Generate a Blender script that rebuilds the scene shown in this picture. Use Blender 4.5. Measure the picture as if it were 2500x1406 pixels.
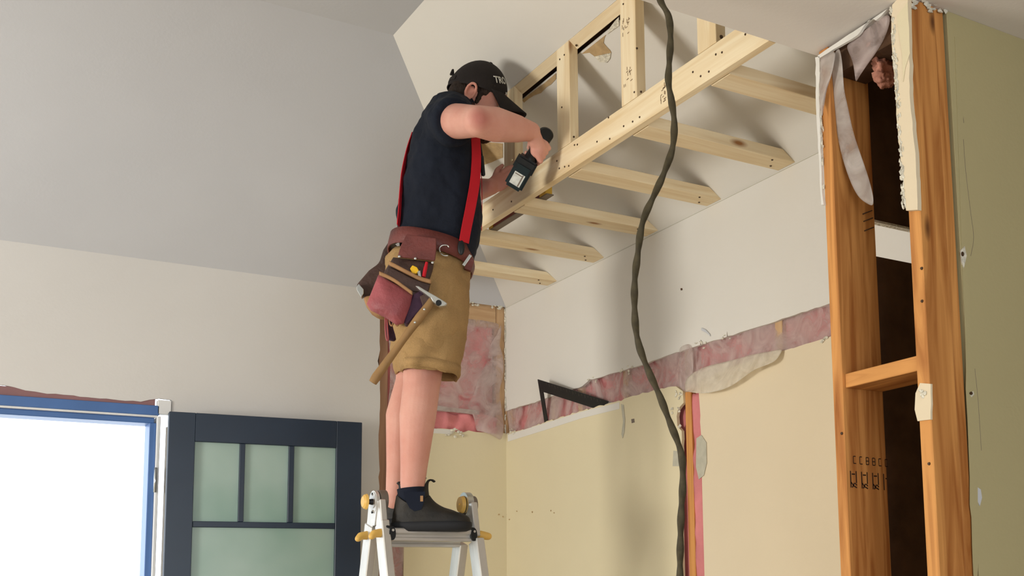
import bpy, bmesh, math, random
import numpy as np
from mathutils import Vector, Matrix, noise
random.seed(7)
for _o in list(bpy.data.objects): bpy.data.objects.remove(_o)
SC = bpy.context.scene
COL = SC.collection
R = math.radians
V = Vector

# ------------------------------------------------------------------ camera
FPX, YAW, PIT, ROL, SX, SY = 2846.73, R(33.654), R(7.652), R(-1.2418), 358.43, 385.05
cy_, sy_, cp_, sp_ = math.cos(YAW), math.sin(YAW), math.cos(PIT), math.sin(PIT)
_f = V((sy_*cp_, cy_*cp_, sp_)); _r0 = V((cy_, -sy_, 0)); _u0 = _r0.cross(_f)
_r = _r0*math.cos(ROL) + _u0*math.sin(ROL); _u = _u0*math.cos(ROL) - _r0*math.sin(ROL)
CAM = V((0, 0, 1.3))
cd = bpy.data.cameras.new('camera'); cam = bpy.data.objects.new('camera', cd); COL.objects.link(cam)
cd.sensor_width = 36; cd.lens = 36*FPX/2500; cd.shift_x = -SX/2500; cd.shift_y = SY/2500
cam.matrix_world = Matrix(((_r.x, _u.x, -_f.x, CAM.x), (_r.y, _u.y, -_f.y, CAM.y), (_r.z, _u.z, -_f.z, CAM.z), (0, 0, 0, 1)))
cd.clip_start = 0.05
SC.camera = cam

# ------------------------------------------------------------------ world, light, exposure
SC.view_settings.view_transform = 'Standard'; SC.view_settings.look = 'None'
SC.view_settings.gamma = 1; SC.view_settings.use_curve_mapping = False
SC.view_settings.exposure = 0.0
w = bpy.data.worlds.new('world'); SC.world = w; w.use_nodes = True
bg = w.node_tree.nodes['Background']; bg.inputs[0].default_value = (0.86, 0.93, 1.0, 1); bg.inputs[1].default_value = 3.2

def area(name, loc, target, sx, sy, power, col):
    d = bpy.data.lights.new(name, 'AREA'); d.shape = 'RECTANGLE'; d.size = sx; d.size_y = sy
    d.energy = power; d.color = col
    o = bpy.data.objects.new(name, d); COL.objects.link(o); o.location = loc
    o.rotation_euler = (V(target)-V(loc)).to_track_quat('-Z', 'Y').to_euler()
    return o
# daylight entering at the window in the left wall, plus an added fill lamp behind the camera (the open door lets the sky itself in)
area('window_daylight', (-3.28, 3.0, 1.65), (2, 3.25, 2.45), 1.1, 1.0, 128, (1.0, 0.955, 0.88))
area('rear_fill', (0.2, -2.25, 1.5), (0.4, 4, 1.5), 2.6, 1.6, 54, (0.90, 0.95, 1.0))

# ------------------------------------------------------------------ helpers
def at(px, py, ax, val):
    "point where the view ray through a measured pixel meets the plane <ax>=val"
    d = _r*((px-1250-SX)/FPX) - _u*((py-703-SY)/FPX) + _f
    k = 'xyz'.index(ax)
    return CAM + d*((val-CAM[k])/d[k])
A_ = R(-25); FV = V((math.cos(A_), math.sin(A_), 0)); NV = V((math.sin(A_), -math.cos(A_), 0)); ZV = V((0, 0, 1))
Q0 = V((1.52, 3.6765, 0))
def man(px, py, s=0.0):
    "point in the upright plane through the carpenter, s metres toward his right side"
    d = _r*((px-1250-SX)/FPX) - _u*((py-703-SY)/FPX) + _f
    return CAM + d*((s + NV.dot(Q0-CAM))/NV.dot(d))
def fz(p):
    q = p-Q0
    return (q.dot(FV), p.z)
SLR, SLB, ZT, XR, YB, ZF = 0.75, 0.72, 2.737, 2.455, 5.004, 3.452
def onslope(px, py, off=0):
    d = _r*((px-1250-SX)/FPX) - _u*((py-703-SY)/FPX) + _f
    t = (ZT+SLR*XR-off-CAM.z-SLR*CAM.x)/(d.z+SLR*d.x)
    return CAM + d*t

def srgb(r, g, b):
    return tuple(((c/255)/12.92 if c/255 <= .04045 else ((c/255+.055)/1.055)**2.4) for c in (r, g, b)) + (1,)

def mat(name, col, rough=.8, var=.06, vscale=6, bump=0, bscale=40, metal=0, spec=.3, stretch=(1, 1, 1), col2=None, detail=5, sss=0, trans=0, alpha=1, fine=0):
    m = bpy.data.materials.new(name); m.use_nodes = True; nt = m.node_tree; N = nt.nodes; L = nt.links
    b = N['Principled BSDF']; b.inputs['Roughness'].default_value = rough; b.inputs['Metallic'].default_value = metal
    b.inputs['Specular IOR Level'].default_value = spec; b.inputs['Alpha'].default_value = alpha
    if sss:
        b.inputs['Subsurface Weight'].default_value = sss; b.inputs['Subsurface Radius'].default_value = (1, .35, .2); b.inputs['Subsurface Scale'].default_value = .012
    if trans: b.inputs['Transmission Weight'].default_value = trans
    tc = N.new('ShaderNodeTexCoord'); mp = N.new('ShaderNodeMapping'); L.new(tc.outputs['Object'], mp.inputs[0]); mp.inputs['Scale'].default_value = stretch
    n1 = N.new('ShaderNodeTexNoise'); n1.inputs['Scale'].default_value = vscale; n1.inputs['Detail'].default_value = detail
    L.new(mp.outputs[0], n1.inputs['Vector'])
    mx = N.new('ShaderNodeMix'); mx.data_type = 'RGBA'
    c2 = col2 if col2 else tuple(c*(1-var*2) for c in col[:3]) + (1,)
    c1 = col if col2 else tuple(min(1, c*(1+var)) for c in col[:3]) + (1,)
    rp = N.new('ShaderNodeValToRGB'); rp.color_ramp.elements[0].position = .33; rp.color_ramp.elements[1].position = .67
    L.new(n1.outputs[0], rp.inputs[0]); L.new(rp.outputs[0], mx.inputs[0])
    mx.inputs[6].default_value = c1; mx.inputs[7].default_value = c2
    out = mx.outputs[2]
    if fine:
        n3 = N.new('ShaderNodeTexNoise'); n3.inputs['Scale'].default_value = 220; L.new(mp.outputs[0], n3.inputs['Vector'])
        m3 = N.new('ShaderNodeMix'); m3.data_type = 'RGBA'; m3.blend_type = 'MULTIPLY'; m3.inputs[0].default_value = fine
        L.new(out, m3.inputs[6]); L.new(n3.outputs[0], m3.inputs[7]); out = m3.outputs[2]
    L.new(out, b.inputs['Base Color'])
    if bump:
        n2 = N.new('ShaderNodeTexNoise'); n2.inputs['Scale'].default_value = bscale; n2.inputs['Detail'].default_value = 6; L.new(mp.outputs[0], n2.inputs['Vector'])
        bp = N.new('ShaderNodeBump'); bp.inputs['Strength'].default_value = bump; bp.inputs['Distance'].default_value = .01
        L.new(n2.outputs[0], bp.inputs['Height']); L.new(bp.outputs[0], b.inputs['Normal'])
    return m

def wood(name, c1, c2, cknot, ring=14, rough=.65):
    "lumber: grain runs along each board's own X axis"
    m = bpy.data.materials.new(name); m.use_nodes = True; nt = m.node_tree; N = nt.nodes; L = nt.links
    b = N['Principled BSDF']; b.inputs['Roughness'].default_value = rough; b.inputs['Specular IOR Level'].default_value = .25
    tc = N.new('ShaderNodeTexCoord'); oi = N.new('ShaderNodeObjectInfo')
    ad = N.new('ShaderNodeVectorMath'); ad.operation = 'ADD'
    cmb = N.new('ShaderNodeCombineXYZ'); mul = N.new('ShaderNodeMath'); mul.operation = 'MULTIPLY'; mul.inputs[1].default_value = 13.7
    L.new(oi.outputs['Random'], mul.inputs[0])
    for i in range(3): L.new(mul.outputs[0], cmb.inputs[i])
    L.new(tc.outputs['Object'], ad.inputs[0]); L.new(cmb.outputs[0], ad.inputs[1])
    mp = N.new('ShaderNodeMapping'); mp.inputs['Scale'].default_value = (1.1, 16, 16); L.new(ad.outputs[0], mp.inputs[0])
    # knots
    mk = N.new('ShaderNodeMapping'); mk.inputs['Scale'].default_value = (3.2, 9, 9); L.new(ad.outputs[0], mk.inputs[0])
    vo = N.new('ShaderNodeTexVoronoi'); vo.inputs['Scale'].default_value = 1; L.new(mk.outputs[0], vo.inputs['Vector'])
    kr = N.new('ShaderNodeValToRGB'); kr.color_ramp.elements[0].position = .04; kr.color_ramp.elements[0].color = (1, 1, 1, 1); kr.color_ramp.elements[1].position = .13; kr.color_ramp.elements[1].color = (0, 0, 0, 1)
    L.new(vo.outputs['Distance'], kr.inputs[0])
    wv = N.new('ShaderNodeTexNoise'); wv.inputs['Scale'].default_value = 1.6; wv.inputs['Detail'].default_value = 7; wv.inputs['Distortion'].default_value = 1.2
    L.new(mp.outputs[0], wv.inputs['Vector'])
    rp = N.new('ShaderNodeValToRGB'); rp.color_ramp.elements[0].position = .35; rp.color_ramp.elements[1].position = .68
    rp.color_ramp.elements[0].color = c1; rp.color_ramp.elements[1].color = c2; L.new(wv.outputs[0], rp.inputs[0])
    mx = N.new('ShaderNodeMix'); mx.data_type = 'RGBA'; mx.inputs[7].default_value = cknot
    L.new(kr.outputs[0], mx.inputs[0]); L.new(rp.outputs[0], mx.inputs[6]); L.new(mx.outputs[2], b.inputs['Base Color'])
    bp = N.new('ShaderNodeBump'); bp.inputs['Strength'].default_value = .15; bp.inputs['Distance'].default_value = .004
    L.new(wv.outputs[0], bp.inputs['Height']); L.new(bp.outputs[0], b.inputs['Normal'])
    return m

def film(name, col, alpha, rough=.35):
    "milky polyethylene: part see-through, part translucent"
    m = bpy.data.materials.new(name); m.use_nodes = True; nt = m.node_tree; N = nt.nodes; L = nt.links
    b = N['Principled BSDF']; b.inputs['Base Color'].default_value = col; b.inputs['Roughness'].default_value = rough
    tl = N.new('ShaderNodeBsdfTranslucent'); tl.inputs[0].default_value = col
    tr = N.new('ShaderNodeBsdfTransparent')
    m1 = N.new('ShaderNodeMixShader'); m1.inputs[0].default_value = .35; L.new(b.outputs[0], m1.inputs[1]); L.new(tl.outputs[0], m1.inputs[2])
    tc = N.new('ShaderNodeTexCoord'); n1 = N.new('ShaderNodeTexNoise'); n1.inputs['Scale'].default_value = 9; n1.inputs['Detail'].default_value = 6; n1.inputs['Distortion'].default_value = 1.5
    L.new(tc.outputs['Object'], n1.inputs['Vector'])
    mr = N.new('ShaderNodeMapRange'); mr.inputs[1].default_value = .3; mr.inputs[2].default_value = .7; mr.inputs[3].default_value = max(.04, alpha-.34); mr.inputs[4].default_value = min(1, alpha+.34)
    L.new(n1.outputs[0], mr.inputs[0])
    m2 = N.new('ShaderNodeMixShader'); L.new(mr.outputs[0], m2.inputs[0]); L.new(tr.outputs[0], m2.inputs[1]); L.new(m1.outputs[0], m2.inputs[2])
    bp = N.new('ShaderNodeBump'); bp.inputs['Strength'].default_value = .5; bp.inputs['Distance'].default_value = .01; L.new(n1.outputs[0], bp.inputs['Height']); L.new(bp.outputs[0], b.inputs['Normal'])
    L.new(m2.outputs[0], N['Material Output'].inputs[0])
    return m

M = {}
M['ceil2'] = mat('low_ceiling_paint', srgb(226, 219, 210), .9, .012, 2.5, .05, 90)
M['ceil'] = mat('ceiling_paint', srgb(196, 197, 200), .9, .012, 2.5, .05, 90)
M['primer'] = mat('new_drywall_primer', srgb(221, 217, 208), .9, .01, 2, .05, 90)
M['wall'] = mat('old_wall_paint', srgb(212, 209, 204), .85, .012, 2, .05, 90)
M['beige'] = mat('beige_wall_paint', srgb(224, 208, 178), .85, .015, 1.6, .05, 90)
M['beige2'] = mat('shaded_beige_wall_paint', srgb(220, 208, 174), .85, .015, 1.6, .05, 90)  # the man's shadow on the lower left panel is put into this colour
M['olive'] = mat('olive_beige_wall_paint', srgb(178, 166, 124), .85, .015, 1.6, .08, 90)
M['gyp'] = mat('broken_gypsum', srgb(228, 222, 204), .95, .12, 60, .8, 120)
M['paper'] = mat('torn_brown_drywall_paper', srgb(186, 158, 116), .95, .1, 25, .3, 80)
M['kraft'] = mat('old_brown_board', srgb(92, 66, 46), .95, .15, 10, .2, 60)
M['floor'] = mat('plywood_subfloor', srgb(196, 184, 164), .8, .1, 4)
M['shell'] = mat('outer_shell', srgb(90, 74, 56), .95, .1, 4)
M['pine'] = wood('new_spruce', srgb(240, 223, 188), srgb(224, 198, 154), srgb(156, 108, 64))
M['fir'] = wood('old_fir', srgb(212, 150, 84), srgb(156, 94, 42), srgb(84, 46, 20))
M['tan'] = wood('tan_stud_wood', srgb(206, 172, 132), srgb(182, 144, 104), srgb(120, 80, 50))
M['fir_pale'] = wood('weathered_wood', srgb(170, 132, 104), srgb(138, 100, 78), srgb(90, 60, 44))
M['ins'] = mat('pink_insulation', srgb(214, 134, 134), 1, .10, 7, .7, 16, spec=0, detail=9)
M['ins_brown'] = mat('dirty_insulation', srgb(200, 142, 122), 1, .2, 18, 1.0, 30, spec=0, detail=9)
M['film'] = film('poly_film', (.74, .62, .58, 1), .36)
M['film3'] = film('poly_film_cream', (.88, .82, .70, 1), .62)
M['film2'] = film('poly_film_thick', (.66, .60, .55, 1), .6)
M['white'] = mat('white_trim_paint', srgb(228, 228, 226), .5, .03)
M['screw'] = mat('screw_steel', srgb(78, 58, 40), .5, .05, metal=.4)
M['brightnail'] = mat('bright_zinc', srgb(235, 220, 170), .25, .02, metal=.8)
M['ink'] = mat('stamp_ink', srgb(122, 96, 70), .9)
M['inkdark'] = mat('stamp_ink_dark', srgb(38, 22, 14), .9)
M['navy'] = mat('navy_door_paint', srgb(26, 42, 60), .38, .05, 5, spec=.5)
M['jamb'] = mat('skylit_frame_paint', srgb(70, 108, 165), .4, .05, 5, spec=.5)  # blue sky light falling on the frame is put into this colour
M['glass'] = mat('frosted_glass', srgb(184, 206, 196), .3, .14, 2.2, 0, spec=.5, col2=srgb(150, 182, 168), detail=3, trans=.25)
M['alu'] = mat('aluminium', srgb(206, 204, 198), .36, .04, 12, metal=.55, stretch=(1, 1, 6), spec=.5)
M['steel'] = mat('polished_steel', srgb(206, 210, 208), .25, .04, 12, metal=.9)
M['yellow'] = mat('yellow_plastic', srgb(222, 178, 92), .45, .04)
M['blackp'] = mat('black_plastic', srgb(24, 26, 28), .45, .05)
M['skin'] = mat('skin', srgb(214, 160, 142), .55, .045, 9, .08, 160, spec=.35, sss=.1, col2=srgb(202, 140, 122))
M['elbow'] = mat('reddened_skin', srgb(200, 124, 108), .6, .04, 9, .2, 90, spec=.3)
M['hair'] = mat('dark_brown_hair', srgb(44, 32, 24), .7, .2, 60, .8, 160, stretch=(1, 1, .3))
M['beard'] = mat('reddish_brown_beard', srgb(74, 44, 30), .8, .2, 60, .8, 160)
M['cap'] = mat('black_brown_cap_cloth', srgb(36, 30, 28), .85, .08, 20, .3, 400)
M['shirt'] = mat('navy_black_cotton', srgb(19, 25, 37), .9, .1, 7, .3, 60)
M['shorts'] = mat('tan_canvas', srgb(184, 148, 98), .92, .07, 8, .3, 300, fine=.35)
M['red'] = mat('red_elastic', srgb(196, 26, 40), .75, .05)
M['leather'] = mat('oxblood_leather', srgb(112, 56, 50), .5, .14, 12, .3, 90, spec=.4)
M['leatherpink'] = mat('worn_red_leather', srgb(158, 80, 84), .5, .14, 10, .3, 90, spec=.4)
M['leatherdark'] = mat('dark_brown_leather', srgb(72, 50, 42), .55, .14, 12, .3, 90, spec=.4)
M['suede'] = mat('tan_leather_edge', srgb(168, 128, 88), .8, .1, 14, .2, 90)
M['purple'] = mat('purple_leather', srgb(66, 40, 62), .6, .1, 14, .2, 90)
M['boot'] = mat('dusty_dark_boot_leather', srgb(27, 26, 24), .6, .25, 16, .25, 60, spec=.35, col2=srgb(48, 43, 36))
M['sole'] = mat('black_rubber', srgb(34, 35, 38), .7, .1)
M['sock'] = mat('navy_elastic', srgb(20, 26, 40), .9, .1)
M['handle'] = mat('hickory_handle', srgb(150, 116, 74), .6, .12, 10, .1, 40, stretch=(1, 1, 1))
M['teal'] = mat('dark_teal_plastic', srgb(17, 33, 37), .42, .06)
M['label'] = mat('silver_label', srgb(206, 208, 200), .4, .1, 60)
M['cord'] = mat('olive_cord_sleeve', srgb(68, 60, 40), .7, .15, 60)
M['levelred'] = mat('dark_red_level_body', srgb(112, 34, 28), .5, .1)
M['levelyel'] = mat('level_yellow_cap', srgb(214, 172, 66), .5, .1)
M['levelgrey'] = mat('level_grey_edge', srgb(120, 108, 96), .5, .1)
M['scrap'] = mat('grey_torn_paper', srgb(188, 183, 164), .95, .05, 30, .2, 80)
M['print'] = mat('white_print', srgb(208, 206, 196), .8, .02)
M['purplewood'] = mat('old_stained_header_wood', srgb(150, 112, 112), .8, .12, 6, .2, 30, stretch=(.3, 1, 1))
M['eye'] = mat('eye_white', srgb(220, 214, 205), .2, .01)

def link(name, me, m, parent=None, smooth=False):
    o = bpy.data.objects.new(name, me); COL.objects.link(o)
    for mm in (m if isinstance(m, (list, tuple)) else [m]): me.materials.append(M[mm] if isinstance(mm, str) else mm)
    if smooth:
        for p in me.polygons: p.use_smooth = True
    if parent: o.parent = parent
    return o
def obj(name, bm, m, parent=None, smooth=False, recenter=False):
    bmesh.ops.recalc_face_normals(bm, faces=bm.faces)
    me = bpy.data.meshes.new(name); bm.to_mesh(me); bm.free()
    return link(name, me, m, parent, smooth)
def tag(o, label=None, cat=None, group=None, kind=None):
    if label: o['label'] = label
    if cat: o['category'] = cat
    if group: o['group'] = group
    if kind: o['kind'] = kind
    return o
def empty(name, loc=(0, 0, 0)):
    o = bpy.data.objects.new(name, None); COL.objects.link(o); o.location = loc; o.empty_display_size = .1
    EMP[o.name] = V(loc); return o
EMP = {}
def adopt(o, p):
    "parent while keeping the world placement (p is an empty with a plain location)"
    o.parent = p; o.matrix_parent_inverse = Matrix.Translation(-EMP[p.name]) if p.name in EMP else p.matrix_basis.inverted()
    return o

def prism(name, m, origin, ux, uy, poly, t, parent=None, bev=.0015, tri=False):
    "polygon in the ux/uy plane, extruded t along ux x uy; object axes follow ux, uy"
    ux = V(ux).normalized(); uy = V(uy).normalized(); uz = ux.cross(uy)
    cx = sum(p[0] for p in poly)/len(poly); cyy = sum(p[1] for p in poly)/len(poly)
    bm = bmesh.new()
    a = [bm.verts.new((p[0]-cx, p[1]-cyy, -t/2)) for p in poly]; b = [bm.verts.new((p[0]-cx, p[1]-cyy, t/2)) for p in poly]
    n = len(poly)
    area2 = sum(poly[i][0]*poly[(i+1) % n][1]-poly[(i+1) % n][0]*poly[i][1] for i in range(n))
    if area2 < 0: a.reverse(); b.reverse()
    bm.faces.new(list(reversed(a))); bm.faces.new(b)
    for i in range(n): bm.faces.new((a[i], a[(i+1) % n], b[(i+1) % n], b[i]))
    if bev: bmesh.ops.bevel(bm, geom=bm.edges[:], offset=bev, segments=1, affect='EDGES', clamp_overlap=True)
    me = bpy.data.meshes.new(name)
    bm.normal_update()
    if tri: bmesh.ops.triangulate(bm, faces=[f for f in bm.faces if len(f.verts) > 4], ngon_method='EAR_CLIP')
    bmesh.ops.recalc_face_normals(bm, faces=bm.faces)
    bm.to_mesh(me); bm.free()
    o = link(name, me, m)
    c = V(origin)+ux*cx+uy*cyy+uz*(t/2)
    o.matrix_basis = Matrix(((ux.x, uy.x, uz.x, c.x), (ux.y, uy.y, uz.y, c.y), (ux.z, uy.z, uz.z, c.z), (0, 0, 0, 1)))
    if parent: adopt(o, parent)
    return o
def boxo(name, m, lo, hi, parent=None, bev=.0015, long='x'):
    "axis box from corner to corner, grain along <long>"
    lo = V(lo); hi = V(hi); d = hi-lo
    if long == 'x': return prism(name, m, lo, (1, 0, 0), (0, 1, 0), [(0, 0), (d.x, 0), (d.x, d.y), (0, d.y)], d.z, parent, bev)
    if long == 'y': return prism(name, m, lo, (0, 1, 0), (0, 0, 1), [(0, 0), (d.y, 0), (d.y, d.z), (0, d.z)], d.x, parent, bev)
    return prism(name, m, lo, (0, 0, 1), (1, 0, 0), [(0, 0), (d.z, 0), (d.z, d.x), (0, d.x)], d.y, parent, bev)
def jag(p, q, step=.03, amp=.004, seed=0):
    "ragged line from p to q (2-D)"
    rnd = random.Random(seed); L = math.hypot(q[0]-p[0], q[1]-p[1]); n = max(1, int(L/step)); out = [p]
    nx, ny = -(q[1]-p[1])/max(L, 1e-6), (q[0]-p[0])/max(L, 1e-6)
    for i in range(1, n):
        t = (i+rnd.uniform(-.3, .3))/n; a = rnd.gauss(0, amp)
        out.append((p[0]+(q[0]-p[0])*t+nx*a, p[1]+(q[1]-p[1])*t+ny*a))
    return out
def jagpath(pts, step=.03, amp=.004, seed=0):
    out = []
    for i in range(len(pts)-1): out += jag(pts[i], pts[i+1], step, amp, seed+i)
    return out+[pts[-1]]

def rc(bm, p1, p2, r1, r2, seg=20, caps=True):
    "tapered limb with rounded ends"
    p1 = V(p1); p2 = V(p2); d = p2-p1; L = d.length
    q = d.to_track_quat('Z', 'Y').to_matrix() if L > 1e-6 else Matrix.Identity(3)
    rings = []
    prof = []
    k = 6
    for i in range(k+1):
        a = -math.pi/2 + (math.pi/2)*i/k; prof.append((r1*math.sin(a), r1*math.cos(a)))
    for i in range(1, k+1):
        a = (math.pi/2)*i/k; prof.append((L+r2*math.sin(a), r2*math.cos(a)))
    prof.insert(k+1, (L, r2))
    lo = bm.verts.new(p1+q@V((0, 0, prof[0][0]))); hi = bm.verts.new(p1+q@V((0, 0, prof[-1][0])))
    for z, r in prof[1:-1]:
        rings.append([bm.verts.new(p1+q@V((r*math.cos(2*math.pi*j/seg), r*math.sin(2*math.pi*j/seg), z))) for j in range(seg)])
    for a, b in zip(rings, rings[1:]):
        for j in range(seg): bm.faces.new((a[j], a[(j+1) % seg], b[(j+1) % seg], b[j]))
    for j in range(seg):
        bm.faces.new((lo, rings[0][(j+1) % seg], rings[0][j])); bm.faces.new((hi, rings[-1][j], rings[-1][(j+1) % seg]))
def chain(bm, pts, rad, seg=16):
    for i in range(len(pts)-1): rc(bm, pts[i], pts[i+1], rad[i], rad[i+1], seg)
def ell(bm, c, ax, ay, az, useg=28, vseg=18):
    c = V(c); ax = V(ax); ay = V(ay); az = V(az)
    m = Matrix(((ax.x, ay.x, az.x, c.x), (ax.y, ay.y, az.y, c.y), (ax.z, ay.z, az.z, c.z), (0, 0, 0, 1)))
    bmesh.ops.create_uvsphere(bm, u_segments=useg, v_segments=vseg, radius=1, matrix=m)
def loft(bm, rings, cap0=True, cap1=True, closed=True):
    vs = [[bm.verts.new(p) for p in r] for r in rings]; n = len(vs[0])
    for a, b in zip(vs, vs[1:]):
        for j in range(n if closed else n-1): bm.faces.new((a[j], a[(j+1) % n], b[(j+1) % n], b[j]))
    if cap0: bm.faces.new(list(reversed(vs[0])))
    if cap1: bm.faces.new(vs[-1])
    return vs
def smoothpts(pts, n):
    "Catmull-Rom through points, n per span"
    P = [V(p) for p in pts]; P = [P[0]*2-P[1]]+P+[P[-1]*2-P[-2]]; out = []
    for i in range(1, len(P)-2):
        for k in range(n):
            t = k/n; a, b, c, d = P[i-1:i+3]
            out.append(.5*((2*b)+(-a+c)*t+(2*a-5*b+4*c-d)*t*t+(-a+3*b-3*c+d)*t**3))
    return out+[P[-2]]
def tube(bm, pts, rad, seg=12, caps=True, twist=0, lobes=0, lob=0):
    pts = [V(p) for p in pts]; n = len(pts); rings = []; ref = None; s = 0
    for i, p in enumerate(pts):
        t = (pts[min(i+1, n-1)]-pts[max(i-1, 0)]).normalized()
        if ref is None: ref = t.orthogonal().normalized()
        ref = (ref-t*ref.dot(t)).normalized(); b = t.cross(ref)
        if i: s += (p-pts[i-1]).length
        r = rad[i] if isinstance(rad, (list, tuple)) else rad
        rings.append([p+(ref*math.cos(2*math.pi*j/seg)+b*math.sin(2*math.pi*j/seg))*r*(1+lob*math.cos(lobes*(2*math.pi*j/seg)+twist*s)) for j in range(seg)])
    loft(bm, rings, caps, caps)
def ribbon(bm, pts, wdir, w, t=.0015, normal=None):
    "flat strap through pts; wdir: width direction (vector or list)"
    pts = [V(p) for p in pts]; rings = []
    for i, p in enumerate(pts):
        T = (pts[min(i+1, len(pts)-1)]-pts[max(i-1, 0)]).normalized()
        wd = V(wdir[i] if isinstance(wdir, list) else wdir); wd = (wd-T*wd.dot(T)).normalized(); nn = T.cross(wd)
        ww = w[i] if isinstance(w, (list, tuple)) else w
        rings.append([p+wd*ww/2+nn*t/2, p-wd*ww/2+nn*t/2, p-wd*ww/2-nn*t/2, p+wd*ww/2-nn*t/2])
    loft(bm, rings)
def cyl(bm, p1, p2, r1, r2=None, seg=24):
    p1 = V(p1); p2 = V(p2); r2 = r1 if r2 is None else r2; q = (p2-p1).to_track_quat('Z', 'Y').to_matrix()
    loft(bm, [[p+q@V((r*math.cos(2*math.pi*j/seg), r*math.sin(2*math.pi*j/seg), 0)) for j in range(seg)] for p, r in ((p1, r1), (p2, r2))])
def fuse(o, voxel=.005, it=6, fac=.6, disp=None):
    r = o.modifiers.new('fuse', 'REMESH'); r.mode = 'VOXEL'; r.voxel_size = voxel; r.use_smooth_shade = True
    s = o.modifiers.new('soften', 'SMOOTH'); s.iterations = it; s.factor = fac
    if disp:
        t = bpy.data.textures.new('folds', 'CLOUDS'); t.noise_scale = disp[1]; t.noise_depth = 2
        d = o.modifiers.new('folds', 'DISPLACE'); d.texture = t; d.strength = disp[0]; d.texture_coords = 'LOCAL'; d.mid_level = .5
    return o
def sheet(name, grid, m, parent=None, thick=.0006, crumple=.004, freq=14, sub=1):
    "thin crumpled sheet from a rows x cols grid of points"
    bm = bmesh.new(); rows = len(grid)
    vs = []
    for i, row in enumerate(grid):
        vs.append([])
        for j, p in enumerate(row):
            p = V(p); nz = noise.noise_vector(p*freq)*crumple; vs[-1].append(bm.verts.new(p+nz))
    for i in range(rows-1):
        for j in range(len(grid[i])-1): bm.faces.new((vs[i][j], vs[i][j+1], vs[i+1][j+1], vs[i+1][j]))
    o = obj(name, bm, m, None, True)
    if sub:
        s = o.modifiers.new('s', 'SUBSURF'); s.levels = sub; s.render_levels = sub
    so = o.modifiers.new('t', 'SOLIDIFY'); so.thickness = thick
    if parent: adopt(o, parent)
    return o
CRND = random.Random(99)
def crumb(bm, c, rx, ry, rz):
    "small irregular chip"
    r = bmesh.ops.create_icosphere(bm, subdivisions=1, radius=1)
    for v in r['verts']:
        k = .55+.8*CRND.random(); v.co = V((c[0]+v.co.x*rx*k, c[1]+v.co.y*ry*k, c[2]+v.co.z*rz*k))
def lerp(a, b, t): return V(a)*(1-t)+V(b)*t
def gridquad(c00, c01, c10, c11, nu, nv):
    return [[lerp(lerp(c00, c01, j/nv), lerp(c10, c11, j/nv), i/nu) for j in range(nv+1)] for i in range(nu+1)]
def struct(o): o['kind'] = 'structure'; return o

# ------------------------------------------------------------------ room shell
XL, YF = -3.2, -2.2
struct(boxo('floor', 'floor', (XL-.1, YF-.1, -.1), (4.4, 8, 0), bev=0))
struct(boxo('roof_light_block', 'shell', (XL-.1, YF-.1, 3.75), (4.4, YB+.4, 3.85), bev=0))     # unseen roof slab, added to keep sky light from leaking in
# left wall with the daylight window
wl = empty('wall_left'); struct(wl)
for nm, lo, hi in (('drywall_panel', (XL-.1, YF, 0), (XL, 2.25, 3.75)), ('drywall_panel', (XL-.1, 3.75, 0), (XL, YB, 3.75)),
                   ('drywall_panel', (XL-.1, 2.25, 0), (XL, 3.75, 1.05)), ('drywall_panel', (XL-.1, 2.25, 2.25), (XL, 3.75, 3.75))):
    boxo(nm, 'wall', lo, hi, wl, 0)
wf = empty('wall_front'); struct(wf)
for lo, hi in (((XL, YF-.1, 0), (-1.1, YF, 3.75)), ((1.5, YF-.1, 0), (4.3, YF, 3.75)), ((-1.1, YF-.1, 2.3), (1.5, YF, 3.75)), ((-1.1, YF-.1, 0), (1.5, YF, .7))):
    boxo('drywall_panel', 'wall', lo, hi, wf, 0)
# back wall: door opening x -0.05..0.895 up to 2.116; demolished strip right of 1.83
wb = empty('wall_back', (0, YB, 0)); struct(wb)
T = .0127
def backpoly(name, m, poly, t=T, y=YB, parent=wb, **k):
    "panel on the back wall, room face at y"
    return prism(name, m, (0, y+t, 0), (1, 0, 0), (0, 0, 1), poly, t, parent, bev=0, tri=True, **k)
topE = jagpath([(-.05, 2.175), (.35, 2.172), (.42, 2.158), (.55, 2.152), (.83, 2.146), (.9, 2.165), (.948, 2.162)], .03, .002, 3)
left = [(XL, 0), (-.05, 0)] + topE + [(.948, 2.05), (.93, 2.05), (.93, 0)]
crack = jagpath([(1.832, 0), (1.830, 1.55), (1.824, 2.0), (1.828, 2.25), (1.822, 2.5), (1.825, 2.73)], .04, .0025, 5)
backpoly('drywall_panel', 'wall', left+crack+[(1.825, 2.76), (XL, 2.76)])
# lower beige panel
lt = jagpath([(1.945, 2.118), (2.17, 2.119), (2.21, 2.109), (2.26, 2.120), (2.36, 2.113), (2.455, 2.119)], .02, .002, 9)
backpoly('drywall_panel', 'beige2', [(1.945, 0)]+lt+[(2.455, 0)])
backpoly('white_edge_band', 'primer', [(1.95, 2.096), (1.95, 2.117), (2.17, 2.118), (2.17, 2.096)], t=.0015, y=YB-.0016)
backpoly('drywall_panel', 'primer', [(1.932, 0), (1.932, 1.42), (1.957, 1.42), (1.957, 0)], t=.004, y=YB-.0045)
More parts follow.
